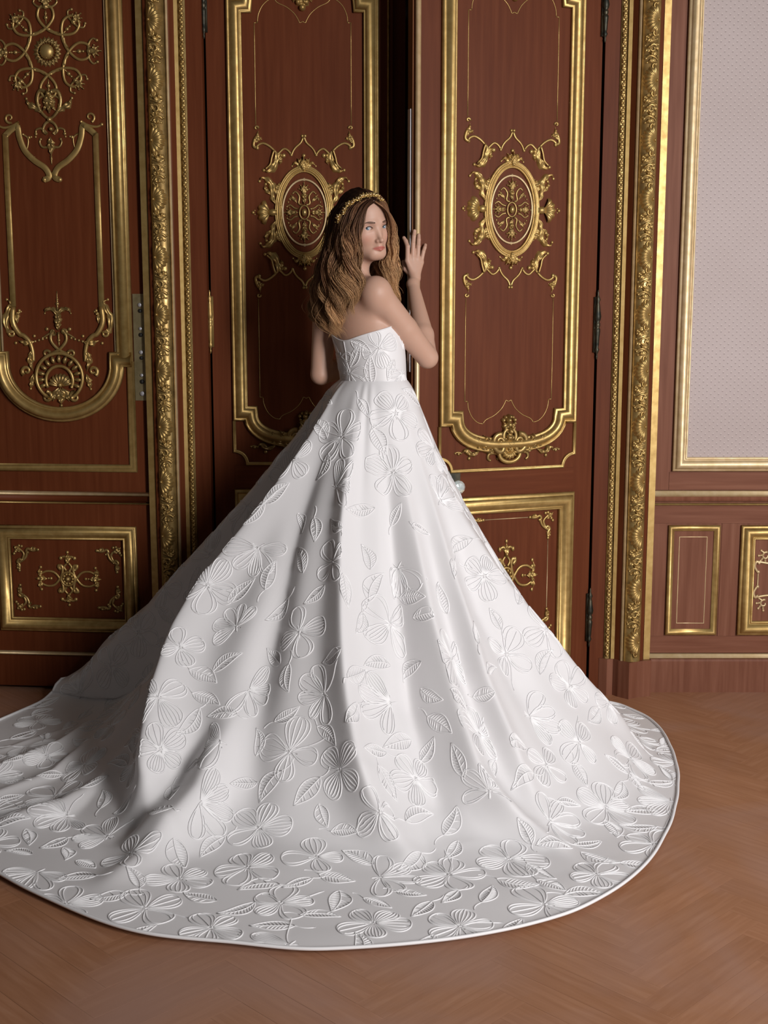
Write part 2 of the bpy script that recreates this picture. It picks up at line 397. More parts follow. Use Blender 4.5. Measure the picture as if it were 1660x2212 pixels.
# right dado relief ornaments (half seen at the frame edge)
def dado_side():
    m = MB(); relief(m, [(-.012, .06), (-.024, .068), (-.03, .05), (-.02, .03), (-.016, .024)], .006, .004)
    relief(m, [(-.016, .024), (-.016, -.024)], .003); relief(m, [(-.012, -.06), (-.024, -.068), (-.03, -.05), (-.02, -.03), (-.016, -.024)], .006, .004)
    relief(m, [(-.024, .068), (.01, .062), (.03, .06)], .005); relief(m, [(-.024, -.068), (.01, -.062), (.03, -.06)], .005)
    boss(m, -.016, .028, .007); boss(m, -.016, -.028, .007); return m
put('dado_scroll', 'dado_side', dado_side, M['gold_pale'], wb, (1.402, YW-.006, .432))
def dado_tip(): 
    m = MB(); relief(m, spiral(0, 0, .016, .9, 1.2), .005, .003); 
    for a in (2.0, 2.8, 3.6, 4.4): relief(m, [(.012*math.cos(a), .012*math.sin(a)), (.026*math.cos(a+.3), .026*math.sin(a+.3))], .005, .003, 6); boss(m, .027*math.cos(a+.3), .027*math.sin(a+.3), .005)
    return m
# ------------------------------------------------------------------ door casings (trim_1, trim_2)
CX0 = 0.0662
def shell_piece():
    m = MB(); fan(m, 0.024, 0, .052, math.radians(98), math.radians(262), 9, .015, .14, .7)
    boss(m, .022, 0, .006, .010); relief(m, spiral(.012, .047, .012, .8, -1.5, -1), .004, .003, 10); relief(m, spiral(.012, -.047, .012, .8, 1.5, 1), .004, .003, 10)
    return m
def scroll_piece():
    m = MB(); relief(m, spiral(0.004, 0.004, .016, 1.1, 0.4, 1), .005, .003, 14)
    relief(m, [(-.022, .034), (-.010, .026), (.004, .030), (.020, .036)], .005, .003, 10)
    relief(m, [(-.022, -.030), (-.008, -.020), (.010, -.024), (.022, -.034)], .005, .003, 10)
    m.leaf([(-.024, -.012), (-.012, .002), (-.002, .018)], .010, .009, 2); m.leaf([(.024, -.006), (.016, .012), (.020, .026)], .008, .008, 2)
    m.leaf([(-.006, .026), (0, .036), (.004, .044)], .012, .008, 2)
    m.leaf([(.022, -.010), (.006, -.014), (-.010, -.006)], .009, .010, 2); m.leaf([(-.020, .020), (-.004, .034), (.014, .046)], .010, .010, 2); m.leaf([(.018, -.040), (.002, -.036), (-.016, -.044)], .010, .010, 2); m.leaf([(-.024, .036), (-.014, .044), (-.002, .052)], .008, .008, 2); m.leaf([(.024, .044), (.016, .050), (.006, .056)], .008, .008, 2)
    for x, z in ((-.024, .014), (-.024, -.024), (.024, .018), (.022, -.020), (-.018, .044), (-.016, -.042), (.018, -.046)): boss(m, x, z, .0042)
    return m
def bulge(mb, r=.031, k=.026):
    V = np.concatenate(mb.v); V[:, 1] -= k*np.sqrt(np.clip(1-(V[:, 0]/r)**2, 0.0, 1)); mb.v = [V]; return mb
ZT, ZB = 2.9, 0.138
for sgn, nm, lab in ((-1, 'trim_1', 'gilded door casing with shell ornaments left of the double door'), (1, 'trim_2', 'gilded door casing with shell ornaments right of the double door')):
    root = empty(nm, (CX0, YW-.01, 0)); tag(root, lab, kind='structure')
    def ex(name, prof, material, z0=ZB, z1=ZT, smooth=False):
        mb = MB(); P = [(sgn*x, -h) for x, h in prof]
        mb.grid(np.array([[(x, y, z) for x, y in P] for z in (z0, z1)]), False, True, True)
        if sgn < 0: mb.f = [tuple(reversed(q)) for q in mb.f]
        return mb.build(name, material, root, smooth)
    ex('casing', [(.735, 0), (.735, .018), (.750, .020), (.776, .022), (.789, .034), (.803, .050), (.822, .055), (.880, .055), (.892, .050), (.897, .030), (.921, .026), (.921, 0)], M['wood'])
    ex('gold_fillet', [(.776, .020), (.776, .032), (.790, .034), (.790, .020)], M['gold'])
    ex('gold_bead_strip', [(.806, .05), (.807, .060), (.811, .064), (.815, .060), (.816, .05)], M['gold_pale'])
    ex('gold_fillet', [(.896, .02), (.896, .040), (.920, .036), (.921, .0)], M['gold'])
    ex('shell_column', [(.8485+.032*math.cos(a), .052+.024*math.sin(a)) for a in np.linspace(math.pi, 0, 12)], M['gold_dark'], smooth=True)
    ex('bead_backing', [(.750, .015), (.751, .024), (.757, .029), (.769, .029), (.775, .024), (.776, .015)], M['gold_dark'])
    # fine leaf-and-bead ornament, too small to pick apart
    st = MB(); z = ZB+.01; k = 0
    while z < 2.6:
        st.ell((sgn*.763, -.029, z), (.0085 if k % 3 else .006, .006, .0085 if k % 3 else .0055), 6, 4)
        st.ell((sgn*(.763+(.004 if k % 2 else -.004)), -.031, z+.007), (.004, .005, .005), 5, 4)
        z += .0145; k += 1
    tag(st.build('bead_moulding', M['gold'], root), kind='stuff')
    P_ = 0.1985; z0 = 2.395
    for i in range(-1, 12):
        z = z0-P_*i
        if z-.05 > ZB: put('shell_ornament', 'shell%d' % sgn, lambda: bulge(mirror(shell_piece(), sgn)), M['gold'], root, (sgn*.8485, -.052, z))
        if z-.099-.045 > ZB: put('scroll_ornament', 'scrollp%d' % sgn, lambda: bulge(mirror(scroll_piece(), sgn)), M['gold'], root, (sgn*.8485, -.052, z-.099))
    pl = MB()
    foot = [(.735, 0), (.735, .022), (.762, .040), (.785, .034), (.800, .058), (.835, .092), (.868, .070), (.924, .052), (.924, 0)]
    P = [(sgn*x, -h) for x, h in foot]
    pl.grid(np.array([[(x, y, 0.0) for x, y in P], [(x, y, ZB) for x, y in P]]), False, True, True)
    if sgn < 0: pl.f = [tuple(reversed(q)) for q in pl.f]
    pl.build('plinth_block', M['oak'], root, False)

# ------------------------------------------------------------------ ornament library (panel coordinates)
def om_ring():
    m = MB(); t = np.linspace(0, 2*np.pi, 56, endpoint=False)
    m.sweep(np.stack([.0925*np.cos(t), .150*np.sin(t)], 1), [(-.0125, 0), (-.0125, .006), (-.0105, .009), (-.0080, .009), (-.0068, .005), (-.0056, .010), (-.0030, .012), (-.0008, .0065), (.0004, .0065), (.0022, .013), (.0046, .012), (.0056, .006), (.0068, .006), (.0085, .0095), (.011, .008), (.0125, 0)], True)
    return m
def om_inner():
    m = MB(); t = np.linspace(0, 2*np.pi, 48, endpoint=False)
    m.tube(np.stack([.0775*np.cos(t), 0*t-.003, .1135*np.sin(t)], 1), .0038, 6, True)
    for a in (0, 1, 2, 3): boss(m, .0775*math.cos(a*math.pi/2), .1135*math.sin(a*math.pi/2), .006)
    return m
def om_crown():
    m = MB()
    palmette(m, 0, .146, math.pi/2, .044, .0085, .014, 5, 1.5, .008)
    for s in (1, -1): curlleaf(m, [(s*.006, .138), (s*.016, .160), (s*.030, .170), (s*.042, .160)], .009, .013, 2); m.leaf([(s*.004, .150), (s*.012, .172), (s*.022, .186)], .008, .011, 2, h0=.006)
    boss(m, 0, .196, .007); boss(m, 0, .150, .008, .018); boss(m, 0, .172, .005, .018)
    return m
def om_shell():
    m = MB(); fan(m, .120, 0, .050, math.radians(-68), math.radians(68), 5, .016, .12, 1.0)
    m.ell((.112, -.006, 0), (.018, .013, .013), 8, 6); boss(m, .182, 0, .006); boss(m, .176, .007, .003); boss(m, .176, -.007, .003)
    relief(m, spiral(.094, .020, .013, 1.1, 2.6, 1), .006, .004, 14); relief(m, spiral(.094, -.020, .013, 1.1, -2.6, -1), .006, .004, 14)
    return m
def om_side():
    m = MB(); curlleaf(m, [(.098, .028), (.112, .050), (.112, .085), (.124, .108), (.146, .120), (.158, .108)], .013, .016, 4)
    m.leaf([(.100, .060), (.094, .085), (.084, .104)], .012, .014, 3); m.leaf([(.116, .060), (.134, .078), (.140, .096)], .009, .012, 2)
    boss(m, .136, .098, .0055); relief(m, [(.094, .026), (.108, .040), (.110, .062)], .006, .004, 10); return m
def om_cross():
    m = MB(); t = np.linspace(0, 2*np.pi, 24, endpoint=False)
    m.ell((0, -.004, 0), (.010, .010, .014), 10, 6); m.tube(np.stack([.017*np.cos(t), 0*t-.003, .024*np.sin(t)], 1), .0034, 6, True)
    for s in (1, -1):
        m.leaf([(0, s*.028), (0, s*.055), (0, s*.080)], .011, .010, 3); m.leaf([(s*.022, 0), (s*.036, 0), (s*.050, 0)], .010, .010, 2); palmette(m, 0, s*.062, s*math.pi/2, .040, .0075, .009, 5, 2.0); palmette(m, s*.036, 0, 0 if s > 0 else math.pi, .034, .0070, .009, 5, 2.0)
        for z in (.034, .048, .060): boss(m, 0, s*z, .0042, .012)
        for x in (.03, .042): boss(m, s*x, 0, .0040, .012)
        for q in (1, -1):
            relief(m, [(s*.008, q*.026), (s*.020, q*.032), (s*.017, q*.055), (s*.030, q*.072), (s*.040, q*.066)], .0042, .0028, 14)
            relief(m, [(s*.022, q*.012), (s*.036, q*.016), (s*.050, q*.026), (s*.062, q*.020)], .0040, .0026, 12)
            relief(m, [(s*.034, q*.040), (s*.046, q*.050), (s*.054, q*.046)], .003, .002, 8)
            for x, z in ((.020, .030), (.040, .066), (.062, .020), (.050, .044), (.044, .056), (.036, .046), (.057, .036)): boss(m, s*x, q*z, .0036)
            m.leaf([(s*.026, q*.034), (s*.038, q*.05), (s*.05, q*.062)], .006, .006, 2)
    return m
def om_strap():   # one quarter of the ogee strapwork above / below the oval
    m = MB()
    relief(m, [(.002, .258), (.010, .240), (.028, .224), (.038, .210), (.042, .198)], .0042, .0034, 14)
    boss(m, .005, .263, .0055); boss(m, .044, .198, .0055)
    relief(m, [(.044, .200), (.056, .214), (.070, .219), (.084, .208), (.092, .200)], .0040, .0040, 14)
    relief(m, [(.086, .192), (.098, .206), (.118, .226), (.142, .238), (.160, .232), (.166, .222)], .0042, .0048, 16)
    boss(m, .164, .222, .007)
    curlleaf(m, [(.098, .212), (.096, .184), (.108, .158), (.126, .142), (.142, .146)], .015, .014, 3, .006); relief(m, [(.104, .214), (.112, .190), (.118, .166), (.134, .150)], .0035, .003, 12, h=.010); m.leaf([(.092, .196), (.082, .180), (.086, .164)], .008, .012, 2)
    m.leaf([(.096, .200), (.084, .196), (.074, .200)], .009, .011, 2); boss(m, .071, .196, .008)
    return m
def om_corner():
    m = MB(); relief(m, [(.164, .222), (.176, .228), (.174, .246), (.166, .262)], .006, .005, 10)
    m.leaf([(.174, .236), (.164, .254), (.160, .280)], .010, .011, 3); m.leaf([(.170, .246), (.156, .254), (.146, .250)], .008, .009, 2)
    relief(m, spiral(.166, .290, .008, .9, 3.4, -1), .004, .003, 10); return m
def om_tallline(ztop, zbot):
    def fn():
        m = MB()
        relief(m, [(.168, ztop), (.168, (ztop+zbot)/2), (.168, zbot)], .0016, .0016, 6, 5, h=.0008)
        return m
    return fn
def om_bottomline():
    m = MB(); relief(m, [(.168, 0), (.157, 0)], .0016, .0016, 3, 5, h=.0008)
    relief(m, [(.157, 0), (.154, -.025), (.140, -.055), (.118, -.075), (.098, -.080)], .0016, .0016, 18, 5, h=.0008)
    relief(m, [(.098, -.080), (.086, -.066), (.055, -.052), (.028, -.030), (.014, -.008), (.010, 0), (0, -.004)], .0016, .0016, 20, 5, h=.0008)
    return m
def om_volutes():
    m = MB()
    for s in (1, -1):
        sp = spiral(s*.040, .962, .027, 1.6, 1.9 if s > 0 else math.pi-1.9, -s, 26, .12); relief(m, sp, .010, .004, 30, 7, h=.020)
        boss(m, s*.040, .962, .008, .034)
        relief(m, [(s*.066, .956), (s*.050, .930), (s*.030, .926), (s*.022, .950)], .011, .009, 12, 7, h=.018)
        relief(m, [(s*.016, .936), (s*.024, .975), (s*.020, .995), (s*.008, 1.004)], .009, .006, 12, 7, h=.016)
    return m
def om_spray():
    m = MB(); m.leaf([(0, .925), (0, .965), (0, 1.015)], .020, .030, 4, h0=.006)
    for z, r in ((1.048, .009), (1.036, .011), (1.020, .012), (.995, .012), (.975, .010), (.955, .009)): boss(m, .004*math.sin(z*90), z, r, .030)
    for s in (1, -1):
        m.leaf([(0, .985), (s*.014, 1.012), (s*.026, 1.034)], .011, .020, 3, h0=.004); boss(m, s*.022, 1.036, .008, .018); boss(m, s*.014, 1.046, .007, .018); boss(m, s*.016, 1.004, .007, .022)
    return m
def om_bowl():
    m = MB(); a = np.linspace(math.radians(150), math.radians(390), 26)
    m.tube(np.stack([.040*np.cos(a), 0*a-.016, .918+.030*np.sin(a)], 1), np.full(26, .0075), 7)
    fan(m, 0, .930, .036, math.radians(185), math.radians(355), 7, .024, .2, .8)
    boss(m, -.030, .932, .008, .02); boss(m, .030, .932, .008, .02); m.leaf([(0, .95), (0, .936), (0, .918)], .010, .028, 2); return m
def om_garland():  # right half
    m = MB(); curlleaf(m, [(.034, .934), (.070, .930), (.105, .945), (.135, .940)], .014, .030, 4)
    m.leaf([(.070, .948), (.086, .970), (.098, .985)], .010, .036, 3); m.leaf([(.104, .952), (.124, .972), (.140, .984)], .010, .034, 3)
    relief(m, [(.036, .915), (.052, .922), (.074, .918), (.078, .902), (.068, .894)], .008, .005, 14)
    relief(m, [(.044, .898), (.036, .905), (.038, .925)], .006, .004, 10)
    curlleaf(m, [(.112, .930), (.140, .918), (.165, .934), (.180, .924)], .011, .018, 3)
    boss(m, .190, .922, .006); boss(m, .202, .924, .004); relief(m, [(.180, .924), (.192, .928), (.206, .925)], .004, .002, 8); boss(m, .150, .905, .007); return m
def om_topdrop():
    m = MB(); boss(m, 0, 2.452, .012, .02); m.leaf([(0, 2.50), (0, 2.47), (0, 2.445)], .022, .02, 3)
    for s in (1, -1): boss(m, s*.014, 2.470, .010, .018); m.leaf([(s*.01, 2.50), (s*.026, 2.486), (s*.032, 2.470)], .012, .016, 2)
    return m
def om_scrollcross():  # centre ornament of the low panels
    m = MB(); t = np.linspace(0, 2*np.pi, 20, endpoint=False)
    boss(m, 0, 0, .010, .016, 10)
    for k in range(10): boss(m, .018*math.cos(k*.628), .018*math.sin(k*.628), .006, .010)
    m.tube(np.stack([.026*np.cos(t), 0*t-.004, .026*np.sin(t)], 1), .004, 6, True)
    for s in (1, -1):
        for q in (1, -1):
            relief(m, [(s*.026, q*.034), (s*.036, q*.046), (s*.024, q*.050), (s*.020, q*.036), (s*.026, q*.010), (s*.050, -q*.022), (s*.080, -q*.028), (s*.104, -q*.018)], .0065, .004, 24)
            boss(m, s*.034, q*.048, .008); boss(m, s*.104, q*.024, .007)
            relief(m, [(s*.006, q*.030), (s*.014, q*.044), (s*.004, q*.058)], .005, .004, 10); boss(m, s*.026, q*.078, .0075); relief(m, [(0, q*.078), (s*.014, q*.084), (s*.026, q*.078)], .005, .004, 8)
            m.leaf([(s*.100, q*.006), (s*.110, q*.020), (s*.108, q*.038)], .008, .010, 2); boss(m, s*.104, q*.042, .006)
        m.leaf([(s*.080, 0), (s*.102, 0), (s*.126, 0)], .013, .012, 3); boss(m, s*.066, 0, .006); boss(m, s*.076, 0, .004)
        m.leaf([(0, s*.056), (0, s*.078), (0, s*.094)], .012, .012, 2); boss(m, 0, s*.100, .006); boss(m, 0, s*.064, .007, .012)
    return m
def om_lowcorner():  # corner scroll, corner at (+,+)
    m = MB(); relief(m, [(-.070, 0), (-.052, -.002), (-.036, .004), (-.030, -.006), (-.040, -.014)], .006, .005, 14)
    boss(m, -.074, 0, .006); relief(m, [(-.034, -.004), (-.026, -.030), (-.006, -.046), (.006, -.050)], .005, .005, 12)
    relief(m, [(-.012, -.040), (-.020, -.016), (-.006, .000), (.002, .006)], .005, .004, 12)
    relief(m, [(0, -.074), (-.002, -.058), (.006, -.046), (-.004, -.036), (-.012, -.046)], .006, .005, 14); boss(m, 0, -.080, .006)
    for x, z in ((.006, .008), (-.012, .012), (.012, -.008), (.010, .000), (-.002, .014), (.018, -.016)): boss(m, x, z, .006)
    m.leaf([(-.008, -.010), (.004, .002), (.018, .014)], .011, .011, 3); m.leaf([(.002, -.052), (.004, -.064), (.002, -.078)], .008, .010, 2); m.leaf([(-.042, -.002), (-.056, .004), (-.070, .002)], .008, .010, 2)
    return m

put('dado_scroll', 'dado_side_r', lambda: mirror(dado_side(), -1), M['gold_pale'], wb, (1.815, YW-.006, .432))
def dado_mid():
    m = om_scrollcross(); relief(m, [(-.18, .062), (-.14, .070), (-.10, .055), (-.07, .060), (0, .090), (.07, .060), (.10, .055), (.14, .070), (.18, .062)], .005, .005, 40)
    relief(m, [(-.18, -.062), (-.14, -.070), (-.10, -.055), (-.07, -.060), (0, -.090), (.07, -.060), (.10, -.055), (.14, -.070), (.18, -.062)], .005, .005, 40); return m
put('dado_rosette', 'dado_mid', dado_mid, M['gold_pale'], wb, (1.6085, YW-.006, .432))
for x in (1.412, 1.805):
    for z in (.52, .34): put('dado_scroll', 'dado_tip', dado_tip, M['gold_pale'], wb, (x, YW-.006, z))

def tall_frame(half, zb, zt):   # centre line of the gilded frame with stepped ears and bowed ends
    xo = half-.026; e = half-.066
    def bow(z, s):
        pts = [(xo, z), (e+.003, z)]
        for a in np.linspace(0, math.pi/2, 12): pts.append(((e+.003)*math.cos(a)**0.72 if a < 1.57 else 0, z+s*.098*math.sin(a)**0.9))
        right = pts; left = [(-x, zz) for x, zz in reversed(pts[:-1])]
        return right+left
    b = bow(zb, -1); t = bow(zt, 1)
    pts = b+list(reversed(t))
    out = [pts[0]]
    for p in pts[1:]:
        if math.hypot(p[0]-out[-1][0], p[1]-out[-1][1]) > .002: out.append(p)
    return out

def double_leaf(name, label, loc, rz, xs, gap_side):
    """one leaf of the double door; local x runs from xs[0] to xs[1]; centre of panels xc"""
    root = empty(name, loc, rz); tag(root, label, kind='structure')
    x0, x1 = xs; xc = -.342 if x0 < -.5 else .342
    mb = MB(); mb.box(x0, x1, 0, .045, .012, 2.74); mb.build('door_leaf', M['wood'], root, False)
    mb = MB(); mb.sweep([(x+xc, z) for x, z in tall_frame(.265, 1.046, 2.462)], prof_big(.054), True); mb.build('panel_frame', M['gold'], root)
    # thin gilded moulding with scooped corners under the tall frame
    h = .263; P = [(-h, 1.02), (-h, .905)]+[(-h+.045*math.sin(a), .905-.042*(1-math.cos(a))) for a in np.linspace(.3, 1.57, 7)]
    P = [(-h, 1.02), (-h, .908)]+[(-h+.046*(1-math.cos(a)), .908-.046*math.sin(a)*1.0) for a in []]
    arc = [(-h+.046*math.sin(a), .862+.046*math.cos(a)) for a in np.linspace(0, math.pi/2, 8)]
    P = [(-h, 1.02)]+arc+[(-x, z) for x, z in reversed(arc)]+[(h, 1.02)]
    mb = MB(); mb.sweep([(x+xc, z) for x, z in P], prof_small(.012)); mb.build('thin_moulding', M['gold'], root)
    mb = MB(); inset(mb, xc-.265, xc+.265, .153, .768, .062, prof_big(.062)); mb.build('lower_panel_frame', M['gold'], root)
    mb = MB(); mb.box(xc-.263, xc+.263, -.0015, 0, .772, .856); mb.build('lock_rail', M['wood_h'], root, False)
    # fine gilt lines
    o = (xc, 0, 0)
    pair('gilt_line', 'tline', om_tallline(2.403, 2.062), M['gold'], root, o)
    pair('gilt_line', 'tline2', om_tallline(1.458, 1.105), M['gold'], root, o)
    pair('gilt_line', 'bline', om_bottomline, M['gold'], root, (xc, 0, 1.105))
    pair('gilt_line', 'bline_top', lambda: mirror(om_bottomline(), 1, -1), M['gold'], root, (xc, 0, 2.403))
    # oval medallion
    md = put('oval_medallion', 'om_ring', om_ring, M['gold'], root, (xc, 0, 1.760))
    put('inner_oval', 'om_inner', om_inner, M['gold_pale'], md); put('flower_cross', 'om_cross', om_cross, M['gold_dark'], md)
    for sz in (1, -1): put('acanthus_crown', 'om_crown%d' % sz, lambda: mirror(om_crown(), 1, sz), M['gold'], md)
    pair('scallop_shell', 'om_shell', om_shell, M['gold'], md, (0, 0, 0)); quad4('acanthus_leaf', 'om_side', om_side, M['gold'], md, (0, 0, 0))
    sw = empty('strapwork', (xc, 0, 1.760), 0, root)
    quad4('strap_scroll', 'om_strap', om_strap, M['gold'], sw, (0, 0, 0)); quad4('corner_leaf', 'om_corner', om_corner, M['gold'], sw, (0, 0, 0))
    ct = put('cartouche', 'om_volutes', om_volutes, M['gold_dark'], root, (xc, 0, 0))
    put('flower_spray', 'om_spray', om_spray, M['gold_dark'], ct); put('shell_bowl', 'om_bowl', om_bowl, M['gold'], ct); pair('leaf_garland', 'om_garland', om_garland, M['gold_dark'], ct, (0, 0, 0))
    put('top_drop', 'om_topdrop', om_topdrop, M['gold'], root, (xc, 0, 0))
    lp = put('lower_rosette', 'om_scrollcross_t', lambda: tall_cross(), M['gold'], root, (xc, 0, .470))
    quad4('corner_scroll', 'om_lowcorner', lambda: shift(om_lowcorner(), .166, .212), M['gold'], lp, (0, 0, 0))
    mb = MB()
    for s in (1, -1): relief(mb, [(s*.166, .125), (s*.166, -.125)], .0016, .0016, 3, 5, h=.0008); relief(mb, [(-.085, s*.212), (.085, s*.212)], .0016, .0016, 3, 5, h=.0008)
    mb.build('gilt_line', M['gold_pale'], lp)
    return root
def shift(mb, dx, dz):
    V = np.concatenate(mb.v); V[:, 0] += dx; V[:, 2] += dz; mb.v = [V]; return mb
def tall_cross():
    mb = om_scrollcross(); V = np.concatenate(mb.v); V[:, 2] *= 1.3; mb.v = [V]
    return mb
def hinge(parent, loc, h, material, r=.0085):
    prof = [(0.0, -.5), (.25, -.49), (.4, -.46), (.25, -.43), (.55, -.40), (.9, -.36), (.55, -.33), (.75, -.28), (.85, -.18), (1.05, -.10), (1.05, -.06), (.7, -.045), (1.0, -.02), (1.0, .02), (.7, .035), (1.1, .07), (1.3, .12), (1.0, .20), (.8, .28), (.55, .32), (.9, .36), (.55, .40), (.3, .43), (.4, .46), (.2, .49), (0.0, .5)]
    mb = MB(); mb.lathe([(max(a*r, .0003), q*h) for a, q in prof], (0, 0, 0), 10); mb.box(-.012, .012, .002, .010, -.40*h, .40*h)
    return mb.build('hinge', material, parent, loc=loc)
d1 = double_leaf('door_1', 'closed left leaf of the gilded mahogany double door behind the bride', (-0.625, 4.69, 0), 0.0, (0.004, .655), 1)
d2 = double_leaf('door_2', 'right leaf of the gilded mahogany double door standing ajar under her hand', (0.76, 4.66, 0), math.radians(20), (-.70, -.004), -1)
mb = MB(); mb.box(.655, .700, .018, .045, .012, 2.74); mb.build('rebate_edge', M['wood'], d1, False)
mb = MB(); mb.lathe([(.004, .05), (.004, 2.70)], (.640, -.002, 0), 8); mb.build('closing_bead', M['gold_dark'], d1)
mb = MB(); mb.lathe([(.0095, .02), (.0095, 2.73)], (-.690, -.003, 0), 12); mb.build('closing_bead', M['gold_pale'], d2)
mb = MB(); mb.box(-.7045, -.700, .010, .052, .012, 2.74); mb.build('door_edge', M['edge'], d2, False)
mb = MB(); mb.box(-.7075, -.7045, .022, .046, 1.21, 2.08); mb.build('edge_lock_plate', M['steel'], d2, False)
# crystal knob on the right leaf
kb = MB(); kb.box(-.575, -.525, -.003, 0, .735, .865); kb = kb.build('knob_plate', M['bronze'], d2, False)
mb = MB(); mb.lathe([(.012, .0), (.012, .006), (.006, .010), (.006, .030)], (-.552, -.003, .812), 12, 'y'); mb.build('knob_stem', M['steel'], kb)
mb = MB(); mb.lathe([(.006, .028), (.018, .031), (.024, .040), (.024, .050), (.016, .058), (.004, .060)], (-.552, -.003, .812), 12, 'y'); mb.build('crystal_knob', M['crystal'], kb, False)
for z, h, mt in ((1.376, .225, 'gold'), (2.46, .225, 'bronze')): hinge(d1, (.0, -.012, z), h, M[mt])
for z, h in ((1.366, .245), (2.43, .20), (.293, .225)): hinge(d2, (-.002, -.012, z), h, M['bronze'], .010)

# ------------------------------------------------------------------ door_3 : ornate leaf at the left
rz3 = -math.radians(5)
d3 = empty('door_3', (-0.842, 4.66, 0), rz3); tag(d3, 'ornate mahogany door leaf with gilded sunflower panel at far left', kind='structure')
mb = MB(); mb.box(-.665, 0, 0, .045, .015, 2.80); mb.build('door_leaf', M['wood'], d3, False)
x3 = -.333
def both(fn):
    for s in (1, -1): fn(s)
for s in (1, -1):
    mb = MB(); mb.sweep([(x3+s*.243, 1.235), (x3+s*.243, 2.75)] if s > 0 else [(x3+s*.243, 2.75), (x3+s*.243, 1.235)], prof_big(.060)); mb.build('side_moulding', M['gold'], d3)
    mb = MB(); mb.sweep([(x3+s*.209, 1.26), (x3+s*.209, 2.75)], prof_round(.006, .010)); mb.build('thin_moulding', M['gold_pale'], d3)
U = [(-.262, 1.235), (-.205, 1.262)]
U = [(.270, 1.243), (.213, 1.243)]+[(.213*math.cos(a), 1.225-.182*math.sin(a)) for a in np.linspace(.10, math.pi-.10, 28)]+[(-.213, 1.243), (-.270, 1.243)]
mb = MB(); mb.sweep([(x3+x, z) for x, z in U], [(-a, h*1.15) for a, h in reversed(prof_big(.054))]); mb.build('arched_moulding', M['gold'], d3)
mb = MB(); mb.sweep([(x3-.262, 1.235), (x3-.262, .847), (x3+.262, .847), (x3+.262, 1.235)], prof_small(.028)); mb.build('outer_moulding', M['gold'], d3)
for z, w, h, mt in ((.752, .016, .022, 'gold_pale'), (.717, .008, .010, 'gold'), (.144, .014, .016, 'gold_pale')):
    mb = MB(); mb.sweep([(-.664, z), (-.002, z)], prof_round(w, h)); mb.build('rail_moulding', M[mt], d3)
mb = MB(); mb.sweep([(-.664, .735), (-.002, .735)], prof_flat(.022, .010)); mb.build('rail_fascia', M['wood_h'], d3)
mb = MB(); inset(mb, x3-.265, x3+.265, .231, .632, .052, prof_big(.052)); mb.build('lower_panel_frame', M['gold'], d3)
lr = put('lower_rosette', 'om_scrollcross', om_scrollcross, M['gold'], d3, (x3, 0, .431))
quad4('corner_scroll', 'om_lowcorner3', lambda: shift(om_lowcorner(), .186, .108), M['gold_dark'], lr, (0, 0, 0))
# flat gilded straps: side ribs, lyre
def strap(path, w=.021, h=.007):
    m = MB(); m.sweep([tuple(q) for q in path], prof_flat(w, h)); return m
st = empty('strapwork', (x3, 0, 0), 0, d3)
for s in (1, -1):
    strap([(s*.163, 1.43), (s*.163, 2.03)]).build('side_strap', M['gold'], st)
    ly = strap(cr([(s*.163, 2.025), (s*.140, 2.045), (s*.118, 2.055), (s*.112, 2.02), (s*.095, 1.975), (s*.062, 1.94), (s*.025, 1.915), (s*.010, 1.89), (s*.014, 1.878), (s*.028, 1.873)], 40))
    ly.build('lyre_strap', M['gold'], st)
    m = MB(); relief(m, [(s*.112, 2.07), (s*.135, 2.058), (s*.165, 2.052), (s*.185, 2.058)], .006, .004, 12); relief(m, spiral(s*.145, 2.085, .018, 1.0, -1.2, s), .005, .003, 16); boss(m, s*.186, 2.06, .006)
    relief(m, [(s*.100, 2.03), (s*.082, 2.015), (s*.085, 1.985), (s*.098, 1.965)], .0035, .002, 12); boss(m, s*.078, 2.018, .006); boss(m, s*.07, 2.02, .004); boss(m, s*.054, 2.02, .004)
    m.build('strap_finial', M['gold'], st)
mb = MB(); boss(mb, 0, 1.893, .006); boss(mb, .028, 1.873, .009, .008); boss(mb, -.028, 1.873, .009, .008); mb.build('strap_finial', M['gold'], st)
sf = MB(); sf.ell((0, -.006, 0), (.026, .016, .026), 14, 8)
for k in range(40):
    rr = .023*math.sqrt((k+.5)/40); a = k*2.39996; boss(sf, rr*math.cos(a), rr*math.sin(a), .0034, .0200-rr*.18, 6)
sf = sf.build('sunflower', M['gold'], d3, loc=(x3, 0, 2.306))
def petal(): m = MB(); m.leaf([(0, .026), (0, .036), (0, .046)], .0055, .009, 1, 7); return m
def petal2(): m = MB(); m.leaf([(0, .030), (0, .042), (0, .052)], .0055, .006, 1, 7); return m
for k in range(20):
    o = put('petal', 'sun_petal', petal, M['gold_dark'], sf); o.rotation_euler = (0, k*math.pi/10, 0)
    o = put('petal', 'sun_petal2', petal2, M['gold_dark'], sf); o.rotation_euler = (0, (k+.5)*math.pi/10, 0)
def loop():
    m = MB(); relief(m, [(-.046, .060), (-.016, .068), (.012, .090), (.028, .116), (.024, .142), (.010, .154)], .0056, .005, 22); return m
def loop2(): return mirror(loop(), -1)
def palm():
    m = MB(); boss(m, 0, .150, .010); palmette(m, 0, .150, math.pi/2, .042, .008, .010, 5, 2.2)
    for s in (1, -1): relief(m, [(s*.006, .148), (s*.026, .150), (s*.042, .164), (s*.036, .178)], .005, .003, 10); boss(m, s*.036, .178, .006)
    relief(m, [(0, .092), (0, .136)], .002, .003, 4); boss(m, 0, .114, .008); boss(m, 0, .128, .005); return m
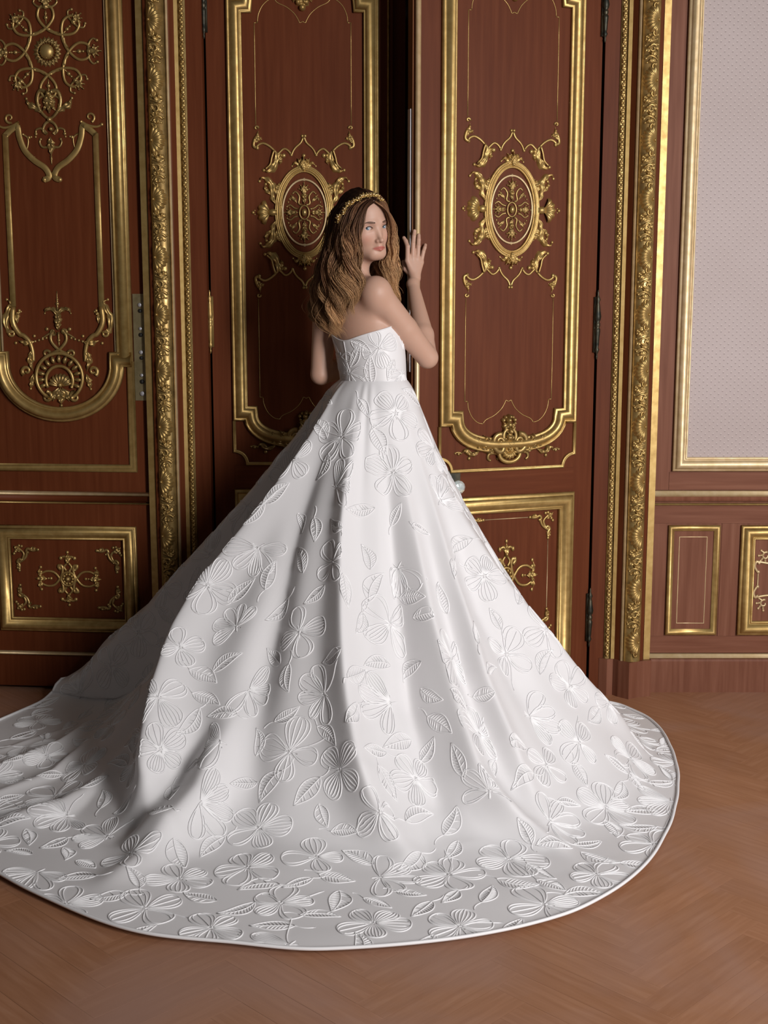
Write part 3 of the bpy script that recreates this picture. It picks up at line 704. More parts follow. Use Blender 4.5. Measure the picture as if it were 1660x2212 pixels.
for k in range(8):
    for key, fn in (('loopa', loop), ('loopb', loop2)):
        o = put('interlaced_loop', key, fn, M['gold'], sf); o.rotation_euler = (0, k*math.pi/4, 0)
    o = put('palmette', 'palm', palm, M['gold_dark'], sf); o.rotation_euler = (0, k*math.pi/4, 0); 
    if k % 2: o.scale = (.92, 1, .92)
def d3_drop():
    m = MB(); m.leaf([(0, 2.175), (0, 2.14), (0, 2.10)], .020, .016, 4, h0=.004); boss(m, 0, 2.165, .010, .02)
    for s in (1, -1):
        relief(m, [(s*.010, 2.172), (s*.030, 2.176), (s*.042, 2.150), (s*.036, 2.115), (s*.014, 2.088), (0, 2.082)], .008, .005, 22)
        m.leaf([(s*.020, 2.15), (s*.012, 2.125), (s*.026, 2.105)], .008, .012, 2)
        curlleaf(m, [(s*.024, 2.100), (s*.050, 2.118), (s*.072, 2.130), (s*.082, 2.150)], .013, .012, 3)
    return m
def d3_pend():
    m = MB(); boss(m, 0, 2.078, .010, .014); m.leaf([(0, 2.02), (0, 1.99), (0, 1.955)], .016, .014, 3); boss(m, .004, 2.046, .008, .014)
    relief(m, [(0, 1.955), (0, 1.925)], .004, .002, 5); boss(m, 0, 1.944, .005)
    for s in (1, -1):
        relief(m, [(0, 2.075), (s*.018, 2.062), (s*.026, 2.040), (s*.014, 2.028)], .006, .004, 12); relief(m, [(s*.010, 2.030), (s*.030, 2.048), (s*.050, 2.044), (s*.052, 2.030)], .005, .003, 12); boss(m, s*.052, 2.030, .006)
        relief(m, [(s*.008, 1.985), (s*.030, 1.985), (s*.040, 2.002), (s*.034, 2.014)], .005, .003, 12); boss(m, s*.036, 2.012, .005)
    return m
put('acanthus_drop', 'd3drop', d3_drop, M['gold_dark'], d3, (x3, 0, 0)); put('acanthus_pendant', 'd3pend', d3_pend, M['gold_dark'], d3, (x3, 0, 0))
# lower wheel ornament
wr = MB(); a = np.linspace(math.radians(-60), math.radians(240), 40)
wr.tube(np.stack([.086*np.cos(a), 0*a-.010, 1.178+.086*np.sin(a)], 1), np.linspace(.0065, .0065, 40), 7)
a2 = np.linspace(math.radians(-30), math.radians(210), 30); wr.tube(np.stack([.050*np.cos(a2), 0*a2-.010, 1.166+.052*np.sin(a2)], 1), np.full(30, .006), 7)
wr = wr.build('scroll_wheel', M['gold'], d3, loc=(x3, 0, 0))
def flute(): m = MB(); m.ell((0, -.008, .069), (.0080, .010, .014), 7, 6); return m
for k in range(-6, 7):
    o = put('flute', 'flute', flute, M['gold_dark'], wr, (0, 0, 1.174)); o.rotation_euler = (0, k*.33, 0)
def wheel_in():
    m = MB(); fan(m, 0, 1.142, .050, math.radians(10), math.radians(170), 9, .016, .2, .8); boss(m, 0, 1.150, .010, .018)
    m.leaf([(0, 1.14), (0, 1.110), (0, 1.080)], .024, .018, 3); boss(m, 0, 1.075, .006); boss(m, 0, 1.09, .008, .012)
    for s in (1, -1): relief(m, spiral(s*.052, 1.106, .020, 1.1, 1.5, s), .008, .004, 14); m.leaf([(s*.006, 1.14), (s*.024, 1.112), (s*.030, 1.09)], .014, .014, 2)
    return m
put('shell_fan', 'wheelin', wheel_in, M['gold_dark'], wr)
def lower_lyre():
    m = MB()
    for s in (1, -1):
        relief(m, [(-s*.036, 1.258), (0, 1.276), (s*.026, 1.304), (s*.028, 1.328), (s*.016, 1.344)], .0065, .006, 20)
        relief(m, spiral(s*.020, 1.340, .012, .9, -.5, s), .006, .004, 12); boss(m, s*.042, 1.35, .007); relief(m, [(s*.020, 1.34), (s*.040, 1.330), (s*.060, 1.318)], .004, .003, 8)
        for q in range(4): boss(m, s*(.046+.014*q), 1.318-.004*q, .0052)
        relief(m, spiral(s*.046, 1.262, .014, 1.0, 3.0 if s > 0 else .1, -s), .006, .004, 14)
        curlleaf(m, [(0, 1.395), (s*.014, 1.418), (s*.040, 1.420), (s*.048, 1.406)], .009, .012, 2); boss(m, s*.030, 1.424, .006)
    m.leaf([(0, 1.345), (0, 1.385), (0, 1.425)], .014, .016, 4); boss(m, 0, 1.365, .010, .016); boss(m, 0, 1.44, .007); boss(m, 0, 1.455, .005); relief(m, [(0, 1.42), (0, 1.485)], .004, .0015, 6); relief(m, [(0, 1.34), (0, 1.29)], .005, .002, 6); boss(m, 0, 1.31, .006)
    return m
put('lyre_ornament', 'lowlyre', lower_lyre, M['gold_dark'], d3, (x3, 0, 0))
def side_c():
    m = MB(); relief(m, [(.163, 1.43), (.166, 1.375), (.145, 1.335), (.128, 1.326), (.108, 1.305), (.098, 1.270), (.097, 1.235)], .011, .007, 26)
    curlleaf(m, [(.160, 1.34), (.186, 1.345), (.194, 1.385), (.180, 1.420), (.172, 1.445), (.186, 1.455)], .013, .014, 4); relief(m, spiral(.172, 1.335, .014, 1.1, 1.2, -1), .006, .004, 14)
    curlleaf(m, [(.150, 1.37), (.150, 1.40), (.136, 1.412)], .010, .012, 2); boss(m, .142, 1.416, .006)
    m.leaf([(.090, 1.305), (.120, 1.300), (.150, 1.310)], .012, .014, 3); boss(m, .160, 1.300, .006); boss(m, .090, 1.325, .006)
    m.leaf([(.100, 1.275), (.110, 1.24), (.100, 1.20)], .012, .014, 3); relief(m, spiral(.124, 1.200, .018, 1.1, -1.0, 1), .008, .004, 14)
    curlleaf(m, [(.098, 1.19), (.106, 1.160), (.112, 1.135)], .012, .012, 2); return m
pair('side_scroll', 'sidec', side_c, M['gold'], d3, (x3, 0, 0))
# brass lock plate on the meeting stile
lp = MB(); lp.box(-.056, -.004, -.004, 0, 1.095, 1.475); lp = lp.build('lock_plate', M['brass'], d3, False)
for z, r in ((1.436, .0060), (1.352, .0050), (1.268, .0062), (1.186, .0050), (1.120, .0070)):
    mb = MB(); mb.lathe([(r, 0), (r*1.25, 0), (r*1.25, .003), (r*.7, .004), (.0004, .0042)], (-.030, -.004, z), 12, 'y'); mb.build('screw', M['steel'], lp)
for z, r in ((1.415, .0075), (1.330, .0080), (1.248, .0070), (1.163, .0085)):
    mb = MB(); mb.lathe([(r, 0), (r, .0012), (.0004, .0014)], (-.030, -.004, z), 12, 'y'); mb.build('keyhole', M['hole'], lp)
# flat gilded strip beside the leaf (frame of its opening)
mb = MB(); mb.box(-.851, -.826, 4.655, 4.82, .0, 2.9)
tag(mb.build('trim_4', M['gold_dark'], smooth=False), 'flat gilded strip between far left leaf and shell casing', kind='structure')

# ------------------------------------------------------------------ person: body as one signed-distance surface
Zf = np.concatenate([np.arange(.98, 1.5, .003), np.arange(1.5, 1.815, .0016)])
Xf = np.arange(-.33, .215, .002); Yf = np.arange(3.96, 4.52, .002)
G = np.full((len(Xf), len(Yf), len(Zf)), 0.2, np.float32)
def region(lo, hi):
    ix = slice(*np.searchsorted(Xf, (lo[0], hi[0]))); iy = slice(*np.searchsorted(Yf, (lo[1], hi[1]))); iz = slice(*np.searchsorted(Zf, (lo[2], hi[2])))
    return (ix, iy, iz), (Xf[ix][:, None, None].astype(np.float32), Yf[iy][None, :, None].astype(np.float32), Zf[iz][None, None, :].astype(np.float32))
def smin(a, b_, k):
    h = np.clip(.5+.5*(b_-a)/k, 0, 1); return b_*(1-h)+a*h-k*h*(1-h)
def blend(lo, hi, fn, k, cut=False):
    pad = k+.035; lo = np.array(lo)-pad; hi = np.array(hi)+pad
    sl, (x, y, z) = region(lo, hi); d = fn(x, y, z).astype(np.float32)
    G[sl] = -smin(-G[sl], d, k) if cut else smin(G[sl], d, k)
def ell(c, r, ax=None, k=.02, cut=False):
    c = np.array(c, float); r = np.array(r, float); A = np.eye(3) if ax is None else np.array(ax, float)
    m = r.max()
    def fn(x, y, z):
        dx, dy, dz = x-c[0], y-c[1], z-c[2]
        q = [(A[i, 0]*dx+A[i, 1]*dy+A[i, 2]*dz) for i in range(3)]
        k0 = np.sqrt(sum((q[i]/r[i])**2 for i in range(3))); k1 = np.sqrt(sum((q[i]/r[i]**2)**2 for i in range(3)))+1e-6
        return k0*(k0-1)/k1
    blend(c-m, c+m, fn, k, cut)
def cap(a, b_, ra, rb, k=.015):
    a = np.array(a, float); b_ = np.array(b_, float); ba = b_-a; L2 = ba@ba
    def fn(x, y, z):
        t = np.clip(((x-a[0])*ba[0]+(y-a[1])*ba[1]+(z-a[2])*ba[2])/L2, 0, 1)
        return np.sqrt((x-a[0]-t*ba[0])**2+(y-a[1]-t*ba[1])**2+(z-a[2]-t*ba[2])**2)-(ra+(rb-ra)*t)
    m = max(ra, rb); blend(np.minimum(a, b_)-m, np.maximum(a, b_)+m, fn, k)
nz = lambda v: np.array(v, float)/np.linalg.norm(v)
fB = nz((.80, .60, 0)); sB = nz((-.60, .80, 0)); AB = [sB, fB, (0, 0, 1)]     # torso: forward, towards her left
WC = np.array([-.033, 4.145, 1.19])
ell(WC+(0, 0, -.02), (.118, .092, .20), AB)
ell((-.044, 4.152, 1.29), (.122, .092, .14), AB, .03)
ell((-.070, 4.170, 1.38), (.124, .088, .12), AB, .03)
ell((-.084, 4.172, 1.445), (.140, .078, .085), AB, .03)
for s in (-1, 1): ell(np.array((-.060, 4.160, 1.345))+sB*s*.056+fB*.050, (.046, .046, .052), AB, .03)
SR = np.array((-.025, 4.056, 1.474)); SL = np.array((-.190, 4.285, 1.465))
NB = np.array((-.094, 4.168, 1.500)); HN = np.array((-.082, 4.160, 1.612))
bodice_G = None
TS = G.copy() if False else None
def samp(P):
    P = np.asarray(P, float)
    out = np.full(P.shape[:-1], .2)
    idx = []
    ok = np.ones(P.shape[:-1], bool)
    for ax_, arr in enumerate((Xf, Yf, Zf)):
        i = np.clip(np.searchsorted(arr, P[..., ax_])-1, 0, len(arr)-2); t = (P[..., ax_]-arr[i])/(arr[i+1]-arr[i])
        ok &= (t >= 0) & (t <= 1); idx.append((i, np.clip(t, 0, 1)))
    (i, a), (j, b_), (k, c_) = idx; v = 0
    for di in (0, 1):
        for dj in (0, 1):
            for dk in (0, 1):
                v = v+G[i+di, j+dj, k+dk]*(a if di else 1-a)*(b_ if dj else 1-b_)*(c_ if dk else 1-c_)
    return np.where(ok, v, .2)
def grad(P, e=.003):
    g = np.stack([samp(P+np.eye(3)[i]*e)-samp(P-np.eye(3)[i]*e) for i in range(3)], -1)
    return g/(np.linalg.norm(g, axis=-1, keepdims=True)+1e-9)
# bodice loft follows the torso before the arms are joined on
NA = 96; th = np.linspace(0, 2*np.pi, NA, endpoint=False)
def neck_z(t):   # t: angle from her front (0) towards her left; back is pi
    c_ = np.cos(t); return 1.368+.032*c_-.010*np.exp(-((np.abs(t-np.pi))/.6)**2)
NR = 26; bod = np.zeros((NR, NA, 3))
for i, q in enumerate(np.linspace(0, 1, NR)):
    zc = 1.178+(neck_z(th)-1.178)*q
    ctr = np.stack([np.interp(zc, [1.16, 1.29, 1.40], [-.033, -.042, -.066]), np.interp(zc, [1.16, 1.29, 1.40], [4.145, 4.150, 4.162]), zc], 1)
    dr = np.cos(th)[:, None]*fB+np.sin(th)[:, None]*sB
    rr = np.full(NA, .04)
    for _ in range(30):
        d = samp(ctr+dr*rr[:, None]); rr -= np.clip(d, -.03, .03)*.8
    bod[i] = ctr+dr*(rr+.0045)[:, None]
# arms, neck, shoulders
ell(SR+(0, 0, -.006), (.044, .044, .048), None, .035); ell(SL+(0, 0, -.004), (.045, .045, .048), None, .03)
cap(NB+(0, 0, -.02), SR+(.0, .0, .010), .036, .036, .035); cap(NB+(0, 0, -.02), SL+(0, 0, .012), .036, .034, .035)
cap(NB+(0, 0, -.03), HN, .045, .038, .020)
ER = np.array((.140, 4.160, 1.270)); WR = np.array((.0965, 4.372, 1.505))
cap(SR, SR*.45+ER*.55+(0, 0, 0),   .0445, .041, .011); cap(SR*.45+ER*.55, ER, .041, .034, .005)
FM = ER*.70+WR*.30
cap(ER, FM, .031, .034, .008); cap(FM, WR, .034, .0195, .01)
EL = np.array((-.207, 4.245, 1.212)); WL = np.array((-.01, 4.43, 1.262))
cap(SL, EL, .042, .034, .02); cap(EL, EL*.7+WL*.3, .032, .034, .008); cap(EL*.7+WL*.3, WL, .034, .021, .01)
ell((-.045, 4.115, 1.445), (.045, .045, .055), AB, .03)
# hands
nL = np.array((math.sin(math.radians(20)), -math.cos(math.radians(20)), 0)); dL = np.array((-math.cos(math.radians(20)), -math.sin(math.radians(20)), 0)); HP = np.array((.76, 4.66, 0))
def on_leaf(px, py, off):   # point on a plane parallel to the right leaf
    a, b_ = (px-830)/F_PX, -(py-1106)/F_PX; cp, sp = math.cos(PITCH), math.sin(PITCH)
    d = np.array((a, cp+b_*sp, -sp+b_*cp)); p0 = HP+nL*off
    t = ((p0-np.array((0, 0, CAM_H)))@nL)/(d@nL); return np.array((0, 0, CAM_H))+t*d
PW = on_leaf(897, 604, .034)
cap(WR, PW, .0195, .0175, .012)
fingers = {'index': [(881, 563, .026), (881, 533, .030), (877, 521, .018), (873, 514, .010)], 'middle': [(892, 558, .026), (893, 527, .026), (894.5, 511, .020), (896, 499, .013)],
           'ring': [(902, 560, .026), (904, 532, .026), (904.8, 518, .020), (905, 508, .013)], 'little': [(910, 567, .025), (915, 544, .024), (918, 535, .019), (919.5, 529, .013)]}
tips = {}
for fi, (nm, ps) in enumerate(fingers.items()):
    P = [on_leaf(*q) for q in ps]; r = .0078 if nm != 'little' else .0066
    base = PW+(P[0]-PW)*.12
    cap(base, P[0], .0125, .0098, .010); cap(P[0], P[1], r+.0010, r, .004); cap(P[1], P[2], r, r*.92, .002); cap(P[2], P[3], r*.92, r*.80, .002); tips[nm] = (P[2], P[3], r*.8)
t0, t1, t2 = on_leaf(893, 596, .026), on_leaf(877, 581, .008), on_leaf(872, 566, -.014)
cap(t0, t1, .0125, .0100, .008); cap(t1, t2, .0095, .0072, .003)
# left hand, flat on the closed leaf out of sight behind her
for k in range(4):
    b0 = WL+np.array((.012, .03, -.012+.010*k)); cap(WL, b0+(.03, .03, 0), .018, .013, .01); cap(b0+(.03, .03, 0), b0+np.array((.07, .05, .004*k)), .009, .0075, .004); cap(b0+np.array((.07, .05, .004*k)), b0+np.array((.098-.006*abs(k-2), .058, .004*k)), .0075, .006, .003)
cap(WL+(.01, .01, .01), WL+(.03, .02, .045), .011, .008, .006)
# head
yaw, rollh = math.radians(33), math.radians(7)
fH = nz((math.sin(yaw), -math.cos(yaw), -.05)); lH = nz((math.cos(yaw), math.sin(yaw), math.tan(rollh))); lH = nz(lH-(lH@fH)*fH); uH = np.cross(lH, fH)
if uH[2] < 0: uH = -uH
HC = np.array((-.0635, 4.150, 1.6785)); AH = [lH, fH, uH]
def hd(x, f_, u): return HC+lH*x+fH*f_+uH*u
def hell(x, f_, u, r, k, cut=False): ell(hd(x, f_, u), r, AH, k, cut)
hell(0, -.012, .036, (.071, .090, .082), .02)
hell(0, .026, -.028, (.054, .058, .076), .03)
hell(0, .030, .045, (.058, .052, .050), .025); hell(0, .014, -.006, (.0625, .058, .070), .03)
hell(0, .064, -.081, (.019, .018, .015), .022)
for s in (1, -1):
    cap(hd(s*.046, -.005, -.050), hd(s*.016, .062, -.080), .017, .013, .022); cap(hd(s*.050, -.004, -.045), hd(s*.052, .030, .010), .017, .016, .025)
    hell(s*.0375, .052, -.022, (.020, .020, .017), .022)
    cap(hd(s*.040, .066, .018), hd(s*.012, .080, .016), .008, .008, .012)
    hell(s*.0305, .0925, .001, (.0150, .014, .0095), .010, True)
    hell(s*.0300, .0655, 0, (.0140, .0140, .0125), .004)
cap(hd(0, .076, .012), hd(0, .0950, -.036), .0052, .0066, .014)
hell(0, .0968, -.0385, (.0074, .0078, .0066), .006)
for s in (1, -1):
    hell(s*.0098, .0875, -.0400, (.0055, .0078, .0054), .004); hell(s*.0060, .0925, -.0462, (.0028, .0040, .0022), .002, True)
    hell(s*.0300, .0800, -.0004, (.0122, .0100, .0046), .0012, True)
cap(hd(0, .076, -.050), hd(0, .079, -.055), .012, .011, .012)
for s in (1, -1):
    cap(hd(s*.004, .0875, -.0585), hd(s*.0195, .0775, -.0632), .0036, .0018, .004); cap(hd(0, .0870, -.0665), hd(s*.0178, .0780, -.0642), .0046, .0020, .004)
hell(0, .0945, -.0622, (.019, .0055, .0008), .0012, True)
# ---- surface nets on a rectilinear grid
def surface_nets():
    S = G < 0
    nx, ny, nzz = G.shape
    a = np.zeros((nx-1, ny-1, nzz-1), np.uint8)
    for di in (0, 1):
        for dj in (0, 1):
            for dk in (0, 1): a += S[di:nx-1+di, dj:ny-1+dj, dk:nzz-1+dk]
    act = np.argwhere((a > 0) & (a < 8)); vid = np.full(a.shape, -1, np.int32); vid[tuple(act.T)] = np.arange(len(act))
    I, J, K = act.T; acc = np.zeros((len(act), 3)); cnt = np.zeros(len(act))
    axs = (Xf, Yf, Zf)
    for ax_ in range(3):
        o1, o2 = [q for q in range(3) if q != ax_]
        for u in (0, 1):
            for w in (0, 1):
                off = [0, 0, 0]; off[o1] = u; off[o2] = w
                i0 = np.stack([I+off[0], J+off[1], K+off[2]]); i1 = i0.copy(); i1[ax_] += 1
                d0 = G[tuple(i0)]; d1_ = G[tuple(i1)]; m_ = (d0 < 0) != (d1_ < 0)
                t = d0/np.where(m_, d0-d1_, 1)
                p = np.stack([axs[q][i0[q]] for q in range(3)], 1).astype(float)
                p[:, ax_] += t*(axs[ax_][i1[ax_]]-axs[ax_][i0[ax_]])
                acc += np.where(m_[:, None], p, 0); cnt += m_
    V = acc/cnt[:, None]; Q = []
    for ax_ in range(3):
        o1, o2 = [(1, 2), (2, 0), (0, 1)][ax_]
        sl0 = [slice(1, -1)]*3; sl1 = [slice(1, -1)]*3; sl0[ax_] = slice(0, -1); sl1[ax_] = slice(1, None)
        e = np.argwhere(S[tuple(sl0)] != S[tuple(sl1)])
        base = e.copy(); base[:, o1] += 1; base[:, o2] += 1
        ins = S[tuple(base.T)]
        def cell(a1, a2):
            c_ = base.copy(); c_[:, o1] -= a1; c_[:, o2] -= a2; return vid[tuple(c_.T)]
        q = np.stack([cell(1, 1), cell(0, 1), cell(0, 0), cell(1, 0)], 1); q[~ins] = q[~ins][:, ::-1]
        Q.append(q)
    return V, np.concatenate(Q)
V, Q = surface_nets()
print('body verts', len(V))
def np_mesh(name, V, Q, material, tone=None):
    me = bpy.data.meshes.new(name); n = Q.shape[1]
    me.vertices.add(len(V)); me.vertices.foreach_set('co', np.asarray(V, np.float32).ravel())
    me.loops.add(Q.size); me.loops.foreach_set('vertex_index', Q.astype(np.int32).ravel())
    me.polygons.add(len(Q)); me.polygons.foreach_set('loop_start', np.arange(0, Q.size, n, dtype=np.int32))
    me.update(calc_edges=True); me.validate(); me.shade_smooth(); me.materials.append(material)
    if tone is not None:
        at = me.color_attributes.new('tone', 'FLOAT_COLOR', 'POINT')
        at.data.foreach_set('color', np.concatenate([tone, np.ones((len(tone), 1))], 1).astype(np.float32).ravel())
    return me
rel = V-HC; hx, hf, hu = rel@lH, rel@fH, rel@uH
tone = np.tile(np.array((0.49, 0.295, 0.215)), (len(V), 1))
def paint(w, c): 
    global tone
    tone = tone*(1-w[:, None])+np.array(c)*w[:, None]
onhead = V[:, 2] > 1.55
for s in (1, -1): paint(.45*onhead*np.exp(-(((hx-s*.040)/.020)**2+((hu+.030)/.020)**2))*(hf > .02), (0.50, 0.225, 0.165))
ax_n = np.abs(hx)/.0215
cor = np.clip(1-ax_n, 0, 1)
top_l = -.0622+.0072*cor**.6-.0010*np.exp(-(hx/.004)**2); bot_l = -.0625-.0088*cor**.5
lipw = 1/(1+np.exp(-(top_l-hu)/.0006))*1/(1+np.exp(-(hu-bot_l)/.0006))*(ax_n < 1)*(hf > .065)
paint(.9*lipw, (0.43, 0.120, 0.095))
paint(.7*lipw*np.exp(-((hu+.0624)/.0009)**2), (0.20, 0.05, 0.04))
paint(.5*onhead*np.exp(-(((np.abs(hx)-.030)/.014)**2+((hu-.009)/.0055)**2))*(hf > .05), (0.38, 0.20, 0.15))  # upper-lid shading painted into the skin tone
person = tag(empty('person', (-.033, 4.14, 0)), 'woman in white embroidered ball gown looking back over her shoulder, hand on the door', 'person')
def child(o, parent):
    o.parent = parent; 
    o.matrix_parent_inverse = Matrix.Translation(-Vector(person.location)) if parent is person else Matrix.Identity(4)
    return o
body = child(obj('body', np_mesh('body', V, Q, M['skin'], tone)), person)
def under(o, par): o.parent = par; return o
# eyes
eyes_cam = np.array((0, 0, CAM_H))
for s in (1, -1):
    c_ = hd(s*.0300, .0668, -.0002); g = nz(eyes_cam-c_); u = nz(np.cross((0, 0, 1), g)); v = np.cross(g, u); r = .0122
    angs = np.radians([0.01, 10, 11.5, 20, 29, 31, 38, 60, 90, 130, 179]); cols = [(.008, .008, .01), (.008, .008, .01), (.12, .17, .23), (.15, .22, .29), (.07, .10, .13), (.44, .41, .40), (.46, .42, .41), (.46, .41, .40), (.6, .5, .5), (.6, .5, .5), (.6, .5, .5)]
    ph = np.linspace(0, 2*np.pi, 20, endpoint=False)
    P = np.array([[c_+r*(math.cos(a)*g+math.sin(a)*(math.cos(q)*u+math.sin(q)*v)) for q in ph] for a in angs])
    Qe = np.array([(i*20+j, (i+1)*20+j, (i+1)*20+(j+1) % 20, i*20+(j+1) % 20) for i in range(len(angs)-1) for j in range(20)])
    under(obj('eyeball', np_mesh('eyeball', P.reshape(-1, 3), Qe, M['eye'], np.repeat(np.array(cols), 20, 0))), body)
def proj_s(P, off=.0006, it=6):
    P = np.array(P, float)
    for _ in range(it): P = P-grad(P)*(samp(P)-off)[:, None]
    return P
for s in (1, -1):
    xs = np.linspace(-1, 1, 13); P = np.array([hd(s*(.0300+.0132*q), .080, .0048*(1-q*q)**.8+.0006*q) for q in xs]); P = proj_s(P, .0003)
    mb = MB(); mb.tube(P, .0015*(1-.6*np.abs(xs)**3), 5); under(mb.build('eyelash', M['lash']), body)
    xs = np.linspace(0, 1, 14); P = np.array([hd(s*(.0125+.030*q), .085-.015*q, .0160+.0040*math.sin(q*2.3)-.0025*q) for q in xs]); P = proj_s(P, .0002)
    mb = MB(); mb.tube(P, .0036*np.clip(np.sin(np.pi*(.22+.76*xs)), .1, 1), 6, flat=.35); under(mb.build('eyebrow', M['brow']), body)
for nm, (a, b_, r) in tips.items():
    d = nz(b_-a); c_ = b_-d*.001+nL*(r*.75); ax3 = np.stack([nz(np.cross(d, nL)), d, nL])
    mb = MB(); mb.ell((0, 0, 0), (r*.68, r*1.0, r*.32), 8, 6); mb.v = [np.concatenate(mb.v)@ax3+c_]
    under(mb.build('fingernail', M['nail']), body)

# ------------------------------------------------------------------ gown
C0 = np.array((-.033, 4.145)); r0 = .112
hem = [(.841, 4.468), (.871, 4.415), (.918, 4.323), (.937, 4.206), (.933, 4.041), (.917, 3.875), (.879, 3.673), (.832, 3.504), (.757, 3.303), (.68, 3.141), (.584, 3.004), (.449, 2.87), (.31, 2.793), (.18, 2.745), (-.043, 2.70), (-.173, 2.688), (-.346, 2.724), (-.536, 2.758), (-.621, 2.797), (-.801, 2.927), (-.976, 3.079), (-1.18, 3.28), (-1.35, 3.55), (-1.43, 3.85), (-1.42, 4.05), (-1.36, 4.22), (-1.30, 4.36), (-1.23, 4.50), (-1.22, 4.57), (-1.12, 4.60), (-.7, 4.54), (-.3, 4.42), (.0, 4.34), (.3, 4.36), (.6, 4.46), (.76, 4.49)]
hh = np.array(hem)-C0; hp = np.arctan2(hh[:, 1], hh[:, 0]) % (2*np.pi); hR = np.hypot(*hh.T); o_ = np.argsort(hp); hp, hR = hp[o_], hR[o_]
pf = np.linspace(0, 2*np.pi, 1440, endpoint=False); Rt = np.interp(pf, hp, hR, period=2*np.pi)
for _ in range(3): Rt = (np.roll(Rt, 5)+np.roll(Rt, -5)+2*Rt+np.roll(Rt, 2)+np.roll(Rt, -2))/6
def per(tab, p, xs=pf): return np.interp(p % (2*np.pi), xs, tab, period=2*np.pi)
rf = [(-180, .95), (-165, .97), (-150, 1.0), (-130, 1.02), (-110, .98), (-90, .95), (-70, .95), (-50, .96), (-30, .95), (-10, .88), (10, .83), (22, .86), (60, .36), (90, .20), (120, .28), (145, .75), (153, .90), (161, .93), (170, .94), (175, .95)]
ra = np.radians([a for a, _ in rf]) % (2*np.pi); rv = np.array([b_ for _, b_ in rf]); o_ = np.argsort(ra)
Rft = np.interp(pf, ra[o_], rv[o_], period=2*np.pi)
for _ in range(12): Rft = (np.roll(Rft, 6)+np.roll(Rft, -6)+2*Rft)/4
Rft = np.minimum(Rft, Rt)
rho = [0, .015, .04, .13, .23, .4, .5, .66, .8, .9, 1.0, 1.12, 1.3, 3]; zz = [1.202, 1.176, 1.142, .965, .82, .60, .49, .315, .185, .095, .035, .012, .008, .008]
rd = np.linspace(0, 3, 3000); zd = np.interp(rd, rho, zz); ker = np.ones(60)/60
for _ in range(2): zd = np.convolve(np.pad(zd, 30, 'edge'), ker, 'same')[30:-30]
zd = zd+np.interp(rd, [0, .06], [zz[0]-zd[0], 0])
NP, NRR = 900, 250
phi = np.linspace(0, 2*np.pi, NP, endpoint=False); tt = np.linspace(0, 1, NRR)
Rh = per(Rt, phi); Rf_ = per(Rft, phi)
r = r0+(Rh[:, None]-r0)*tt[None, :]
pdg = np.degrees(phi)[:, None]; wf = np.interp(r, [.25, .5, .75, .95, 1.1], [26, 17, 10, 6, 4.0])
def sst(x): x = np.clip(x, 0, 1); return x*x*(3-2*x)
tong = np.where(pdg > 158.5, 1-sst((pdg-158.5)/wf), 1-sst((158.5-pdg)/9.0))
Rf2 = np.minimum(Rf_[:, None]+(1.275-Rf_[:, None])*tong, Rh[:, None]-.005)
q_ = (r-r0)/(Rf2-r0); z = np.interp(q_, rd, zd)
# waist ellipse -> circle: match the bodice ring near the waist
ang = np.arctan2((np.cos(phi)[:, None]*np.array([fB[1], -fB[0]])[None, 0]), 1) if False else None
wr_ = np.array([np.linalg.norm((bod[1, :, :2]-C0)[k]) for k in range(NA)]); wa = np.arctan2(bod[1, :, 1]-C0[1], bod[1, :, 0]-C0[0]) % (2*np.pi); o_ = np.argsort(wa)
rw = np.interp(phi, wa[o_], wr_[o_], period=2*np.pi)+.0008
fall = np.clip(1-(r-r0)/.18, 0, 1)**2
rr = r+(rw[:, None]-r0)*fall
S0 = np.stack([C0[0]+rr*np.cos(phi)[:, None], C0[1]+rr*np.sin(phi)[:, None], z], -1)
def normals(S):
    du = np.roll(S, -1, 0)-np.roll(S, 1, 0); dv = np.gradient(S, axis=1); n = np.cross(du, dv)
    n /= np.linalg.norm(n, axis=-1, keepdims=True)+1e-12
    return np.where(n[..., 2:3] < 0, -n, n)
N0 = normals(S0)
